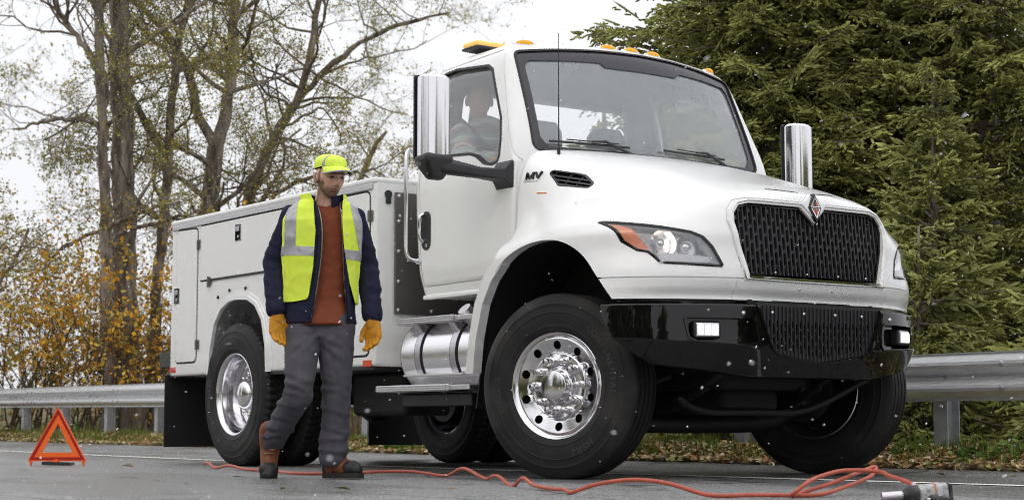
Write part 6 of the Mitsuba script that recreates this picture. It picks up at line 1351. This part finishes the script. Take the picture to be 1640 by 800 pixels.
# air hose
HP = [(3.44,1.581,.024),(3.263,1.627,.035),(3.024,1.686,.011),(2.847,1.702,.029),(2.585,1.727,.018),(2.31,1.753,.013),(1.992,1.785,.015),(1.4,1.844,.012),(1.312,1.638,.014),(1.208,1.527,.022),(1.024,1.422,.028),(.803,1.409,.02),(.637,1.4,.012),(.509,1.428,.03),(.385,1.456,.058),(.272,1.481,.055),(.135,1.511,.03),(.001,1.54,.013),(-.081,1.576,.024),(-.427,1.737,.026),(-.763,1.892,.012),(-.838,1.923,.036),(-.914,1.952,.048),(-1.01,1.987,.03),(-1.186,2.053,.016),(-1.431,2.144,.015),(-1.599,2.207,.014),(-1.688,2.24,.012),(-1.737,2.219,.030),(-1.836,2.175,.056),(-1.948,2.127,.070),(-2.057,2.079,.066),(-2.165,2.031,.045),(-2.272,1.985,.015),(-2.36,1.85,.012),(-2.42,1.75,.012),
      (-2.46,1.69,.011),(-2.495,1.655,.011),(-2.52,1.60,.012),(-2.482,1.423,.028),(-2.405,1.188,.061),(-2.338,1.029,.098),(-2.301,.985,.115),(-2.33,1.07,.108),(-2.411,1.271,.082),(-2.452,1.468,.046),(-2.480,1.62,.022),(-2.515,1.715,.018),(-2.535,1.69,.044),(-2.496,1.585,.074),(-2.436,1.412,.098),(-2.428,1.251,.108),(-2.479,1.200,.105),(-2.65,1.30,.098),(-2.86,1.46,.088),(-3.06,1.60,.074),(-3.115,1.64,.066)]
scene['hose_rubber'] = prin(mikit.proc(lambda p, n, uv: mix((.34, .060, .035), (.52, .125, .075), fb(p.x * 25, p.y * 25, p.z * 25, octaves=4))), .42, specular=.4)
HK_ = add('air_hose', tube(smooth_path(HP, 7), .0092, 12), 'hose_rubber', True, label='red air hose snaking over the road past the boots to the impact wrench', category='hose')
# impact wrench
a0, a1 = np.array([-3.048, 1.755, .026]), np.array([-3.192, 1.551, .042]); ax = (a1 - a0) / np.linalg.norm(a1 - a0); sd = np.array([ax[1], -ax[0], 0]); sd /= np.linalg.norm(sd); sd = sd if sd @ (CAM - a0) > 0 else -sd; upv = np.cross(ax, sd); upv = upv if upv[2] > 0 else -upv
def tool(t):
    t = tm(t).copy(); v = t.vertices; t.vertices = a0 + v[:, :1] * ax + v[:, 1:2] * sd + v[:, 2:] * upv
    if t.volume < 0: t.invert()
    return t
scene['worn_silver'] = prin(mikit.proc(lambda p, n, uv: mix((.30, .30, .31), (.50, .50, .51), sst(.35, .6, fb(p.x * 60, p.y * 60, p.z * 60, octaves=4)))), .45, metallic=.25)
scene['scuffed_black'] = prin(mikit.proc(lambda p, n, uv: mix((.020, .020, .022), (.07, .07, .075), sst(.5, .7, fb(p.x * 50, p.y * 50, p.z * 50, octaves=4)))), .6)
IW = thing('impact_wrench', label='worn silver and black impact wrench with a long socket lying on the road', category='impact wrench')
add(IW + '__socket', tool(rev([(.012, .03), (.013, .0), (.0185, .0), (.0195, .004), (.0195, .078), (.017, .082), (.013, .10)], 28, 'x')), 'steel', 30)
add(IW + '__nose', tool(rev([(.015, .082), (.022, .088), (.032, .104), (.037, .118), (.038, .132), (.038, .142)], 32, 'x')), 'scuffed_black', 40)
add(IW + '__housing', tool(m3.Manifold.batch_hull([rbox((.138, -.036, -.036), (.20, .036, .037), .022), rbox((.20, -.037, -.038), (.262, .037, .039), .020)])), 'worn_silver', 40)
add(IW + '__stripe', tool(rbox((.203, -.0385, -.0395), (.207, .0385, .0405), .020)), 'orange_lens', 40)
add(IW + '__back_cap', tool(rbox((.259, -.034, -.036), (.274, .034, .037), .014)), 'scuffed_black', 40)
add(IW + '__sticker', tool(rbox((.212, .0365, -.018), (.232, .0382, .022), .0006)), 'tape_white')
add(IW + '__handle', tool(m3.Manifold.batch_hull([rbox((.175, .01, -.036), (.225, .045, -.002), .014), rbox((.180, .14, -.038), (.225, .17, -.004), .014)])), 'scuffed_black', 40)
add(IW + '__trigger', tool(rbox((.160, .05, -.030), (.178, .075, -.012), .006)), 'steel')
add(IW + '__hose_fitting', cyl((-3.105, 1.632, .069), (-3.128, 1.65, .058), .012, 12), 'steel')
# single fallen leaves on the asphalt
LV = [(-0.71, 3.15, (.22,.22,.04), 'yellow green leaf on the asphalt below the walking person, left one'), (-0.86, 2.93, (.20,.20,.05), 'olive leaf on the asphalt in front of the planted boot'), (1.09, 2.49, (.16,.10,.05), 'small brown leaf on the road left of the lifted boot'),
      (3.56, 2.1, (.17,.12,.06), 'brown leaf lying between the warning triangle and the rear wheel'), (-1.15, 2.52, (.16,.09,.04), 'brown leaf on the road below the front wheel'), (-2.0, .35, (.30,.18,.08), 'tan leaf lying by the white line near the hose loop'), (-1.25, -1.28, (.26,.22,.05), 'yellowish leaf on the asphalt at the right edge near the verge'),
      (-.95, -1.0, (.20,.12,.06), 'dark brown leaf on the shoulder at the right edge')]
for i, (x, y, c, lab) in enumerate(LV):
    V, F = leaf_shapes(np.array([[x, y, .016]]), .075, 900 + i, .18); add('fallen_leaf', trimesh.Trimesh(V, F, process=False), 'leaf_litter_mat', False, color=np.tile(c, (4, 1)), label=lab, category='leaf')
# snow in the air: small flakes, most a little longer than wide
scene['snow'] = prin((.92, .93, .95), .6)
g = np.random.default_rng(77); N = 11000
P = np.stack([g.uniform(-7, 12, N), g.uniform(-6, 6.3, N), g.uniform(.02, 5.2, N)], 1); P = P[(np.linalg.norm(P - CAM, axis=1) > 2.2)]
inside_ = (P[:, 0] > -1.1) & (P[:, 0] < 4.95) & (np.abs(P[:, 1]) < 1.25) & (P[:, 2] < 2.75); P = P[~inside_]; n = len(P)
oc = hull([(1, 0, 0), (-1, 0, 0), (0, 1, 0), (0, -1, 0), (0, 0, 1), (0, 0, -1)]); oc = tm(oc); s = g.uniform(.0022, .0052, n); d = np.array([.35, .25, -1]) + g.normal(0, .25, (n, 3)); d /= np.linalg.norm(d, axis=1, keepdims=True)
ov = oc.vertices; V = P[:, None] + ov[None] * s[:, None, None] + (ov @ np.array([0, 0, 1.0]))[None, :, None] * d[:, None] * (s * g.uniform(.5, 2.6, n))[:, None, None]
F = (oc.faces[None] + (np.arange(n) * len(ov))[:, None, None]).reshape(-1, 3)
add('snow_flakes', trimesh.Trimesh(V.reshape(-1, 3), F, process=False), 'snow', False, kind='stuff', label='small snowflakes falling through the air all over the scene', category='snow')
